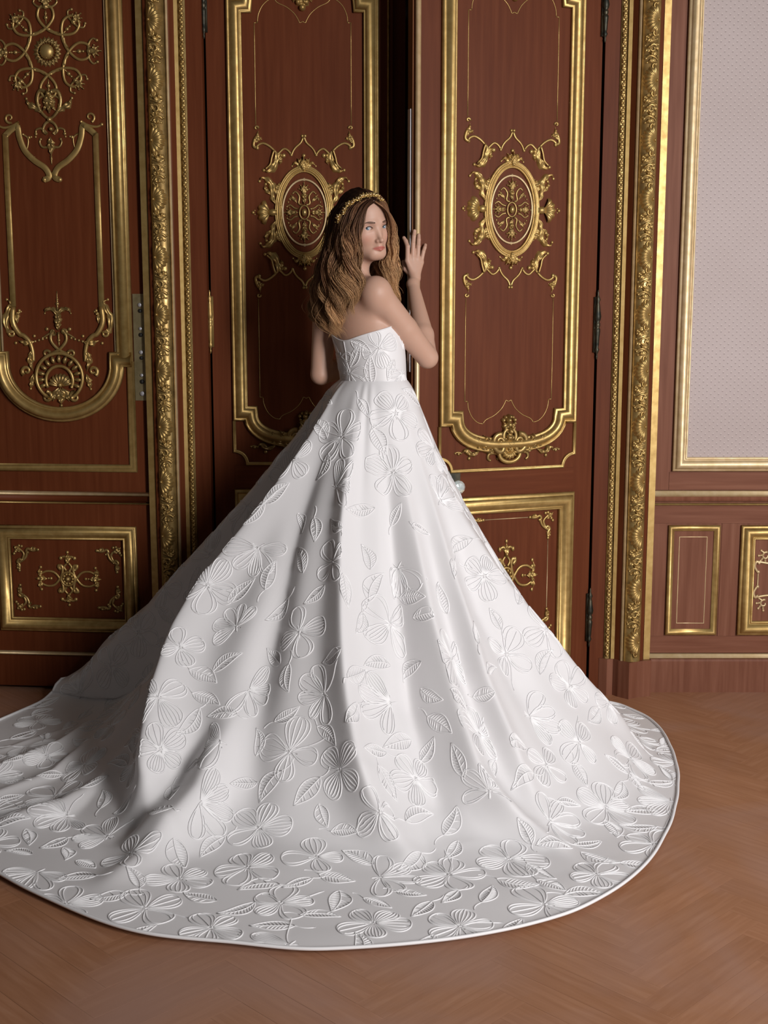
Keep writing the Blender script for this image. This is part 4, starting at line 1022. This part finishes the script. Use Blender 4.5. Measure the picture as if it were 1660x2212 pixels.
# folds: (radius -> angle deg) paths, amplitude, half width (m)
folds = [
    ([(.12, 157), (.5, 158.5), (.9, 158.5), (1.3, 158.5)], [(.12, 0), (.3, .040), (.6, .050), (1.0, .040), (1.2, .03), (1.32, .02)], .085),
    ([(.12, 180), (.4, 186), (.6, 195), (.8, 206), (1.0, 217), (1.1, 222)], [(.15, 0), (.35, -.025), (.6, -.055), (.85, -.05), (1.05, -.015), (1.15, 0)], .085),
    ([(.12, 208), (.3, 206), (.5, 206), (.62, 211), (.70, 217), (.80, 223.5), (.93, 230), (1.05, 235)], [(.12, .0), (.25, .03), (.5, .075), (.75, .085), (.9, .075), (1.05, .04), (1.2, 0)], .070),
    ([(.5, 186), (.63, 200), (.8, 208), (.97, 214), (1.1, 217), (1.3, 217)], [(.5, 0), (.7, .02), (.85, .035), (1.05, .040), (1.25, .02), (1.36, .0)], .055),
    ([(.7, 238), (.9, 240), (1.1, 239.5), (1.35, 240)], [(.65, 0), (.85, .045), (1.05, .050), (1.25, .025), (1.36, 0)], .060),
    ([(.8, 232), (1.0, 233), (1.2, 233)], [(.75, 0), (.9, -.04), (1.05, -.025), (1.15, 0)], .04),
    ([(.15, 220), (.33, 226), (.5, 235), (.66, 240), (.85, 246), (1.0, 249)], [(.15, 0), (.35, -.020), (.6, -.035), (.85, -.030), (1.0, -.01), (1.1, 0)], .065),
    ([(.14, 251), (.34, 255.5), (.47, 259.5), (.64, 263.5), (.78, 267), (.92, 272), (1.0, 275)], [(.13, 0), (.3, .034), (.6, .062), (.8, .068), (.93, .045), (1.06, .0)], .052),
    ([(.16, 281), (.42, 280), (.64, 280), (.8, 282), (1.0, 285)], [(.15, 0), (.35, -.020), (.65, -.040), (.85, -.036), (1.0, -.008), (1.1, 0)], .045),
    ([(.16, 292), (.5, 289), (.8, 290), (.95, 295), (1.05, 298)], [(.2, 0), (.45, .024), (.75, .042), (.9, .044), (1.05, .022), (1.15, 0)], .038),
    ([(.3, 298), (.6, 296), (.85, 297)], [(.3, 0), (.6, -.018), (.8, -.015), (.95, 0)], .035),
    ([(.16, 310), (.39, 303.5), (.62, 300), (.8, 300)], [(.2, 0), (.5, .024), (.75, .032), (.9, .010), (1.0, 0)], .032),
    ([(.2, 318), (.5, 312), (.8, 312)], [(.2, 0), (.5, -.022), (.75, -.022), (.95, 0)], .055),
    ([(.18, 317), (.35, 322), (.54, 329), (.69, 335), (.82, 342)], [(.15, 0), (.35, .018), (.6, .034), (.8, .028), (.92, .0)], .075),
    ([(.2, 340), (.5, 349), (.8, 356)], [(.2, 0), (.45, -.012), (.75, -.015), (.9, 0)], .06),
    ([(.8, 169), (.9, 181), (1.02, 191), (1.3, 199), (1.45, 202)], [(.8, 0), (.95, .022), (1.2, .024), (1.4, .015), (1.5, 0)], .036),
    ([(.85, 188), (1.05, 202), (1.35, 209)], [(.85, 0), (1.0, .018), (1.25, .020), (1.4, .008)], .032),
    ([(1.0, 176), (1.2, 187), (1.45, 192)], [(1.0, 0), (1.15, .016), (1.35, .016), (1.45, .004)], .030),
    ([(.1, 20), (.5, 15), (.9, 15)], [(.15, 0), (.4, .012), (.8, .01), (.9, 0)], .08),
]
D = np.zeros_like(r); pd = np.degrees(phi)
for path, amp, w in folds:
    sharp = .62
    pr, pa = zip(*path); ar, aa = zip(*amp)
    cen = np.interp(r, pr, pa); A_ = np.interp(r, ar, aa); dd = (pd[:, None]-cen+180) % 360-180
    s_ = np.radians(dd)*r; wl = w*(.35+.65*np.clip(r/.7, 0, 1.2)); ql = np.abs(s_)/wl; D += 1.45*A_*np.where(A_ > 0, np.exp(-ql**1.6), np.exp(-ql**2))
# gathers at the waist and slack ripples of the train
D += .0022*np.sin(phi[:, None]*19+2.3*np.sin(phi[:, None]*4)+1.5*np.sin(phi[:, None]*7))*np.clip((r-r0)/.05, 0, 1)*np.clip(1-(r-.12)/.35, 0, 1)
rip = .012*np.sin(9*r+2.2*np.sin(3*phi[:, None]))*np.sin(7*phi[:, None]+4*r)+.007*np.sin(17*r-5*phi[:, None])
D += rip*np.clip((r-.7)/.4, 0, 1)*np.clip((Rh[:, None]-r)/.12, 0, 1)
D = np.where(D < 0, D*np.clip((.93-N0[..., 2])/.30, .04, 1), D)
for _ in range(2):
    D = (np.roll(D, 1, 0)+np.roll(D, -1, 0)+2*D)/4; D[:, 1:-1] = (D[:, :-2]+D[:, 2:]+2*D[:, 1:-1])/4
S1 = S0+N0*D[..., None]
S1[..., 2] = np.where(S1[..., 2] < .03, .005+.025*np.exp((S1[..., 2]-.03)/.025), S1[..., 2])
S1[..., 1] = np.minimum(S1[..., 1], 4.60)
idx = np.arange(NP*NRR).reshape(NP, NRR); i2 = np.roll(idx, -1, 0)
Qs = np.stack([idx[:, :-1], i2[:, :-1], i2[:, 1:], idx[:, 1:]], -1).reshape(-1, 4)
gown = child(obj('gown', np_mesh('gown', S1.reshape(-1, 3), Qs, M['silk'])), person)
gown['label'] = 'white full skirt with long floor train'
mb = MB(); mb.tube(S1[:, -1]+np.array((0, 0, .003)), .0045, 6, True); under(mb.build('hem_cord', M['cord']), gown)
# bodice
ib = np.arange(NR*NA).reshape(NR, NA); jb2 = np.roll(ib, -1, 1)
Qb = np.stack([ib[:-1], jb2[:-1], jb2[1:], ib[1:]], -1).reshape(-1, 4)
bodice = under(obj('bodice', np_mesh('bodice', bod.reshape(-1, 3), Qb, M['silk'])), gown)
mb = MB(); mb.tube(bod[-1], .0022, 6, True); under(mb.build('neckline_piping', M['silk']), gown)
k_ = int(round(NA*.5)); mb = MB(); mb.tube(bod[:, k_]+np.array((-.0005, -.0005, 0)), .0012, 5); under(mb.build('back_seam', M['silk']), gown)
mb = MB(); mb.tube(bod[2]*np.array((1, 1, 1)), .0016, 5, True); under(mb.build('waist_seam', M['silk']), gown)
# ---- embroidery
bvh = BVHTree.FromPolygons(S1.reshape(-1, 3).tolist(), Qs.tolist()); bvb = BVHTree.FromPolygons(bod.reshape(-1, 3).tolist(), Qb.tolist())
def petal_lines(L, w, nv, bend):
    ts = .5-.5*np.cos(np.pi*np.linspace(0, 1, 16)); u = ts**1.25; prof = np.sqrt(np.clip(1-(2*u-1)**2, 0, 1))*(.35+.65*ts**.6); prof[0] = .06
    def line(k): return np.stack([ts*L, k*w*prof+bend*L*ts**2], 1)
    a, b_ = line(1), line(-1); yield np.concatenate([a, b_[::-1][1:]])
    for k in np.linspace(-.66, .66, nv):
        q = line(k); e = int(rng.integers(1, 4)); yield q[1:len(q)-e]
def flower2d(R):
    out = []; n = int(rng.integers(4, 6)); a0 = rng.uniform(0, 6.28); side = rng.random() < .35
    span = 2*np.pi/n if not side else rng.uniform(.62, .78)
    for k in range(n):
        a = a0+k*span+rng.uniform(-.10, .10); L = R*rng.uniform(.85, 1.15)*(1.2 if side else 1)
        wr = rng.uniform(.40, .52) if not side else rng.uniform(.26, .36)
        for ln in petal_lines(L, L*wr, int(rng.integers(2, 6)), rng.uniform(-.12, .12)):
            ln = ln+np.array((R*.08, 0)); c_, s_ = math.cos(a), math.sin(a); out.append(np.stack([ln[:, 0]*c_-ln[:, 1]*s_, ln[:, 0]*s_+ln[:, 1]*c_], 1))
    for k in range(5):
        a = rng.uniform(0, 6.28); out.append(np.stack([np.linspace(0, R*.28, 4)*math.cos(a), np.linspace(0, R*.28, 4)*math.sin(a)], 1))
    if rng.random() < .5:
        q = np.linspace(.1, 1.5, 9)*R; out.append(np.stack([q*math.cos(a0-1.0)+.12*R*np.sin(q/R*3), q*math.sin(a0-1.0)], 1))
    return out
def leaf2d(L):
    w = L*rng.uniform(.19, .26); ts = np.linspace(0, 1, 14); p = np.sin(np.pi*ts**.8)*w; bend = rng.uniform(-.18, .18)*L
    cv = bend*4*ts*(1-ts); out = []
    top = np.stack([ts*L, cv+p], 1); bot = np.stack([ts*L, cv-p], 1); out.append(np.concatenate([top, bot[::-1][1:]]))
    out.append(np.stack([ts*L, cv], 1)); sd = rng.choice([1, -1])
    for t in np.linspace(.12, .86, 10):
        for s in ((sd,) if rng.random() < .35 else (1, -1)):
            t2 = min(t+.10, .97); e = np.interp(t2, ts, p)*.96*s
            out.append(np.array([(t*L, np.interp(t, ts, cv)), ((t*.5+t2*.5)*L+.004*L, np.interp((t+t2)/2, ts, cv)+e*.55), (t2*L, np.interp(t2, ts, cv)+e)]))
    if rng.random() < .6: out.append(np.stack([np.linspace(0, -.45*L, 7), .10*L*np.sin(np.linspace(0, 2.5, 7))], 1))
    for k in range(len(out)): out[k] = out[k]-np.array((L*.5, 0))
    return out
def emboss(name, lines, p, n, rot, tree, rad, parent):
    n = Vector(n); u = n.orthogonal().normalized(); u.rotate(Matrix.Rotation(rot, 3, n)) if False else None
    v = n.cross(u); c_, s_ = math.cos(rot), math.sin(rot); U = u*c_+v*s_; Wv = n.cross(U); mb = MB()
    an = np.array([0, 1, 2, 3])*np.pi/2
    for ln in lines:
        if len(ln) < 3: continue
        pts = []; nn = []
        for a, b_ in ln:
            h = tree.find_nearest(Vector(p)+U*a+Wv*b_, .12)
            if h[0] is None: continue
            m_ = h[1]
            if m_.dot(n) < 0: m_ = -m_
            pts.append(h[0]); nn.append(m_)
        if len(pts) < len(ln): return False
        P = np.array([tuple(q) for q in pts]); Nn = np.array([tuple(q) for q in nn])
        st_ = np.linalg.norm(np.diff(P, axis=0), axis=1); s0_ = np.linalg.norm(np.diff(np.asarray(ln), axis=0), axis=1)
        if (st_ > 2.2*s0_+.006).any(): return False
        t = np.gradient(P, axis=0); t /= np.linalg.norm(t, axis=1, keepdims=True)+1e-12; B = np.cross(t, Nn); B /= np.linalg.norm(B, axis=1, keepdims=True)+1e-9
        rd_ = np.full(len(P), rad); rd_[0] *= .5; rd_[-1] *= .5
        Gd = P[:, None]+Nn[:, None]*.0004+rd_[:, None, None]*(np.cos(an)[None, :, None]*B[:, None]*1.15+np.sin(an)[None, :, None]*Nn[:, None])
        mb.grid(Gd, False, True, True)
    if mb.n: under(mb.build(name, M['cord']), parent); return True
NS = normals(S1)
camv = np.array((0, 0, CAM_H))-S1; camv /= np.linalg.norm(camv, axis=-1, keepdims=True)
vis = (NS*camv).sum(-1)
A_ = np.linalg.norm(np.cross(np.roll(S1, -1, 0)-S1, np.gradient(S1, axis=1)), axis=-1)
ok = (vis > .02) & (S1[..., 1] < 4.5) & (S1[..., 0] > -1.25) & (tt[None, :] > .03)
pr = (A_*ok).ravel(); pr = pr/pr.sum()
cand = rng.choice(NP*NRR, 9000, p=pr); fp = []; lp_ = []
PS = S1.reshape(-1, 3); PN = NS.reshape(-1, 3)
nf = nl = 0
for c_ in cand[:5000]:
    p = PS[c_]
    if nf < 280 and all(np.sum((p-q)**2) > .165**2 for q, _ in fp):
        if emboss('embroidered_flower', flower2d(rng.uniform(.070, .090)), p, PN[c_], rng.uniform(0, 6.28), bvh, .0019, gown): fp.append((p, c_)); nf += 1
for c_ in cand[5000:]:
    p = PS[c_]
    if nl < 290 and all(np.sum((p-q)**2) > .102**2 for q, _ in fp) and all(np.sum((p-q)**2) > .080**2 for q, _ in lp_):
        if emboss('embroidered_leaf', leaf2d(rng.uniform(.075, .115)), p, PN[c_], rng.uniform(0, 6.28), bvh, .0017, gown): lp_.append((p, c_)); nl += 1
print('flowers', nf, 'leaves', nl)
for (i, j, R, kind) in ((8, 50, .055, 'f'), (17, 54, .05, 'l'), (9, 62, .055, 'l'), (18, 66, .06, 'f'), (6, 76, .05, 'f'), (16, 43, .05, 'f'), (19, 80, .05, 'l'), (8, 70, .04, 'l'), (20, 58, .05, 'l')):
    p = bod[i, j % NA]; n = nz(np.array((p[0], p[1], 0))-np.array((-.04, 4.15, 0)))
    emboss('embroidered_flower' if kind == 'f' else 'embroidered_leaf', flower2d(R) if kind == 'f' else leaf2d(R*1.7), p, n, rng.uniform(0, 6.28), bvb, .0015, gown)

# ------------------------------------------------------------------ hair
def unp(px, py, Y):
    a, b_ = (px-830)/F_PX, -(py-1106)/F_PX; cp, sp = math.cos(PITCH), math.sin(PITCH)
    d = np.array((a, cp+b_*sp, -sp+b_*cp)); return np.array((0, 0, CAM_H))+d*(Y/d[1])
guides = [
    [(809, 437, 4.065), (793, 450, 4.045), (784, 478, 4.04), (782, 510, 4.04), (777, 540, 4.045), (784, 572, 4.04), (792, 603, 4.03), (776, 640, 4.03)],
    [(803, 431, 4.075), (785, 450, 4.035), (772, 490, 4.02), (765, 530, 4.02), (763, 575, 4.02), (772, 615, 4.015), (764, 655, 4.02), (753, 690, 4.03)],
    [(797, 426, 4.09), (765, 448, 4.045), (750, 495, 4.03), (742, 545, 4.03), (738, 595, 4.025), (743, 640, 4.02), (737, 685, 4.03), (733, 722, 4.035)],
    [(790, 422, 4.11), (748, 448, 4.07), (730, 500, 4.06), (720, 555, 4.06), (712, 610, 4.06), (714, 660, 4.05), (714, 700, 4.05), (720, 728, 4.06)],
    [(780, 420, 4.13), (733, 448, 4.11), (715, 500, 4.11), (703, 560, 4.11), (692, 620, 4.115), (689, 665, 4.115), (696, 700, 4.105), (706, 724, 4.10)],
    [(773, 420, 4.16), (722, 450, 4.16), (706, 500, 4.17), (695, 560, 4.18), (677, 620, 4.185), (670, 660, 4.185), (682, 692, 4.18), (694, 708, 4.17)],
    [(777, 420, 4.19), (735, 455, 4.22), (722, 510, 4.24), (712, 570, 4.25), (698, 620, 4.25), (688, 660, 4.25), (695, 690, 4.24), (700, 705, 4.23)],
    [(790, 422, 4.20), (770, 455, 4.25), (765, 510, 4.26), (760, 570, 4.25), (755, 620, 4.25), (748, 650, 4.25), (745, 670, 4.25), (742, 690, 4.25)],
    [(803, 425, 4.18), (815, 455, 4.225), (826, 500, 4.235), (828, 545, 4.225), (826, 585, 4.215), (832, 615, 4.21), (838, 640, 4.205), (842, 660, 4.20)],
    [(813, 430, 4.11), (837, 460, 4.14), (850, 500, 4.15), (855, 540, 4.155), (857, 580, 4.155), (857, 615, 4.15), (860, 645, 4.15), (856, 672, 4.15)],
    [(812, 434, 4.08), (838, 458, 4.09), (850, 490, 4.11), (853, 522, 4.125), (853, 555, 4.13), (853, 590, 4.13), (853, 625, 4.13), (849, 655, 4.13)],
    [(811, 437, 4.068), (835, 455, 4.068), (846, 480, 4.085), (850, 512, 4.105), (848, 545, 4.115), (846, 580, 4.12), (849, 610, 4.12), (848, 640, 4.12)]]
GW = np.array([[unp(*q) for q in g] for g in guides]); KN = 36
GW = np.array([cr(g, KN) for g in GW])
axis = np.mean(GW, axis=0)*.6+np.mean(GW[[3, 9]], axis=0)*.4
tn = np.linspace(0, 1, KN)
strV = []; strQ = []; strT = []; nst = 6800; off = 0
gsel = np.concatenate([rng.uniform(0, 6.6, int(nst*.60)), rng.uniform(6.6, 8.6, int(nst*.12)), rng.uniform(8.6, 11, nst-int(nst*.60)-int(nst*.12))])
nloc = 46; lg = np.sort(rng.uniform(0, 11, nloc)); lph = rng.uniform(0, 6.28, nloc); lfr = rng.uniform(2.6, 4.0, nloc); lamp = rng.uniform(.5, 1.2, nloc); ltn = rng.uniform(-.12, .12, nloc); llen = rng.uniform(.74, 1.02, nloc)
G_s = []
for g in gsel:
    li = int(np.argmin(np.abs(lg-g)+rng.uniform(0, .10, nloc))); pull = rng.uniform(.45, .97); ptn = pull*np.clip(tn*1.5, 0, 1)**.8*.93; gc = g*(1-ptn)+lg[li]*ptn
    i = np.clip(gc.astype(int), 0, 10); f_ = (gc-i)[:, None]; kk = np.arange(KN)
    P = GW[i, kk]*(1-f_)+GW[i+1, kk]*f_
    dep = rng.random()**1.6*.30*np.clip(min(g, 11-g)/1.2, .12, 1); P = P*(1-dep*np.clip(tn*3, .12, 1)[:, None])+axis*(dep*np.clip(tn*3, .12, 1)[:, None])
    L = llen[li]*rng.uniform(.88, 1.02); s2 = tn*L*(KN-1); i0 = np.clip(s2.astype(int), 0, KN-2); P = P[i0]*(1-(s2-i0)[:, None])+P[i0+1]*(s2-i0)[:, None]
    am = .0190*lamp[li]*np.clip((tn-.22)/.38, 0, 1)*np.clip(min((g+.4)/1.2, (11-g+.2)/2.2), .3, 1); w = lfr[li]*2*np.pi*tn*L+lph[li]+rng.normal(0, .22)
    out = P-axis; out[:, 2] = 0; out /= np.linalg.norm(out, axis=1, keepdims=True)+1e-9; sd = np.stack([-out[:, 1], out[:, 0], 0*tn], 1)
    P = P+sd*(am*np.sin(w))[:, None]+out*(am*.8*np.cos(w))[:, None]+rng.normal(0, .0022, 3)*np.clip(tn*4, .3, 1.5)[:, None]
    if rng.random() < .06 and 1.2 < g < 9.6: P = P+(rng.normal(0, .010, 3))*tn[:, None]**2
    G_s.append((P, li))
AP = np.array([p for p, _ in G_s]); LI = np.array([l for _, l in G_s])
for _ in range(3):
    d = samp(AP); push = np.clip(.005-d, 0, .02); AP = AP+grad(AP, .004)*push[..., None]
tg = np.gradient(AP, axis=1); tg /= np.linalg.norm(tg, axis=-1, keepdims=True)+1e-9
rx = np.cross(tg, np.array((.3, -1., .1))); rx /= np.linalg.norm(rx, axis=-1, keepdims=True)+1e-9; ry = np.cross(tg, rx)
rad = (.00085*np.clip(1.15-tn**4, .15, 1))[None, :, None]*rng.uniform(.7, 1.25, (nst, 1, 1))
HV = np.stack([AP+rad*(rx*math.cos(a)+ry*math.sin(a)) for a in (0, 2.094, 4.189)], 2)
idh = np.arange(nst*KN*3).reshape(nst, KN, 3); q1 = idh[:, :-1]; q2 = idh[:, 1:]
QH = np.stack([q1, np.roll(q1, -1, 2), np.roll(q2, -1, 2), q2], -1).reshape(-1, 4)
ca_, cb_, cc_ = np.array((.046, .019, .011)), np.array((.175, .082, .040)), np.array((.50, .290, .140))
tb = np.clip((tn[None, :]*1.0+rng.normal(0, .16, (nst, 1))+.18*((lfr[LI]-3.3)/.8)[:, None]+.16*(gsel > 8.6)[:, None]), 0, 1)  # last term paints right-hand strands lighter, as if lit
T3 = np.where(tb[..., None] < .42, ca_+(cb_-ca_)*(tb[..., None]/.42), cb_+(cc_-cb_)*((tb[..., None]-.42)/.58))*rng.uniform(.75, 1.2, (nst, 1, 1))*(.72+.56*((LI*7919) % 46/45.0))[:, None, None]
child(obj('hair', np_mesh('hair', HV.reshape(-1, 3), QH, M['hair'], np.repeat(T3.reshape(-1, 3), 3, 0))), person)
hair = [o for o in person.children if o.name == 'hair'][0]; hair['label'] = 'long wavy brown hair lightening to blonde at the ends'
# scalp cap under the strands
nu, nv = 96, 60; Pc = []
for i in range(nv):
    a = math.radians(112)*i/(nv-1)
    row = []
    for j in range(nu):
        b_ = 2*np.pi*j/nu; lx, f_, u = .0725*math.sin(a)*math.sin(b_), -.012+.0912*math.sin(a)*math.cos(b_), .036+.0832*math.cos(a)
        row.append((lx, f_, u))
    Pc.append(row)
Pc = np.array(Pc); keep = lambda l, f_, u: (f_ < .030+max(0, (u-.060))*1.8) or (u > .076)
Qc = []
for i in range(nv-1):
    for j in range(nu):
        q = [(i, j), (i+1, j), (i+1, (j+1) % nu), (i, (j+1) % nu)]
        if all(keep(*Pc[a]) for a in q): Qc.append([a*nu+c2 for a, c2 in q])
Vc = proj_s(np.array([hd(*q) for q in Pc.reshape(-1, 3)]), .0028); under(obj('hair_cap', np_mesh('hair_cap', Vc, np.array(Qc), M['hair'], np.tile(ca_, (len(Vc), 1)))), hair)
# ------------------------------------------------------------------ headband of gold flowers and pearls
HBP = cr([unp(*q) for q in ((730, 482, 4.06), (743, 457, 4.045), (758, 441, 4.035), (775, 430, 4.035), (792, 423, 4.04), (808, 421, 4.05), (825, 433, 4.065))], 40)
hb = MB(); hb.tube(HBP, .0013, 6); hb = child(hb.build('headband', M['gold']), person); hb['label'] = 'gold wire headband of small flowers and pearls'
def hb_flower(c_, R, rot):
    m = MB(); n = nz(np.array(c_)-HC+np.array((0, -.05, .02))); u = nz(np.cross(n, (0, 0, 1))); v = np.cross(n, u)
    for k in range(5):
        a = rot+k*1.2566; d = u*math.cos(a)+v*math.sin(a); w = np.cross(n, d)
        P = [[c_+d*R*t+w*R*.42*s*math.sin(math.pi*min(1, t*.95+.05))+n*R*(.15+.35*t*t-.25*s*s*t) for s in (-1, -.5, 0, .5, 1)] for t in np.linspace(.08, 1, 5)]
        m.grid(np.array(P))
    return m, n
for i, k in enumerate(np.linspace(1, 38, 15)+rng.uniform(-.9, .9, 15)):
    c_ = HBP[int(k)]+nz(HBP[int(k)]-HC)*.003+rng.normal(0, .0022, 3)
    m, n = hb_flower(c_, rng.uniform(.0070, .0115), rng.uniform(0, 6)); fo = under(m.build('gold_flower', M['gold']), hb)
    m = MB(); m.ell(c_+n*.004, (.0037, .0037, .0037), 8, 6); under(m.build('pearl', M['pearl']), hb)
for k in np.linspace(0, 39, 22):
    c_ = HBP[int(k)]; m = MB(); d = rng.normal(0, 1, 3); d = nz(d+nz(c_-HC)*.8)*.010
    m.tube([c_, c_+d*.6, c_+d], [.0007, .0010, .0004], 5); m.ell(c_+d, (.0019, .0019, .0019), 6, 5); under(m.build('gold_sprig', M['gold']), hb)
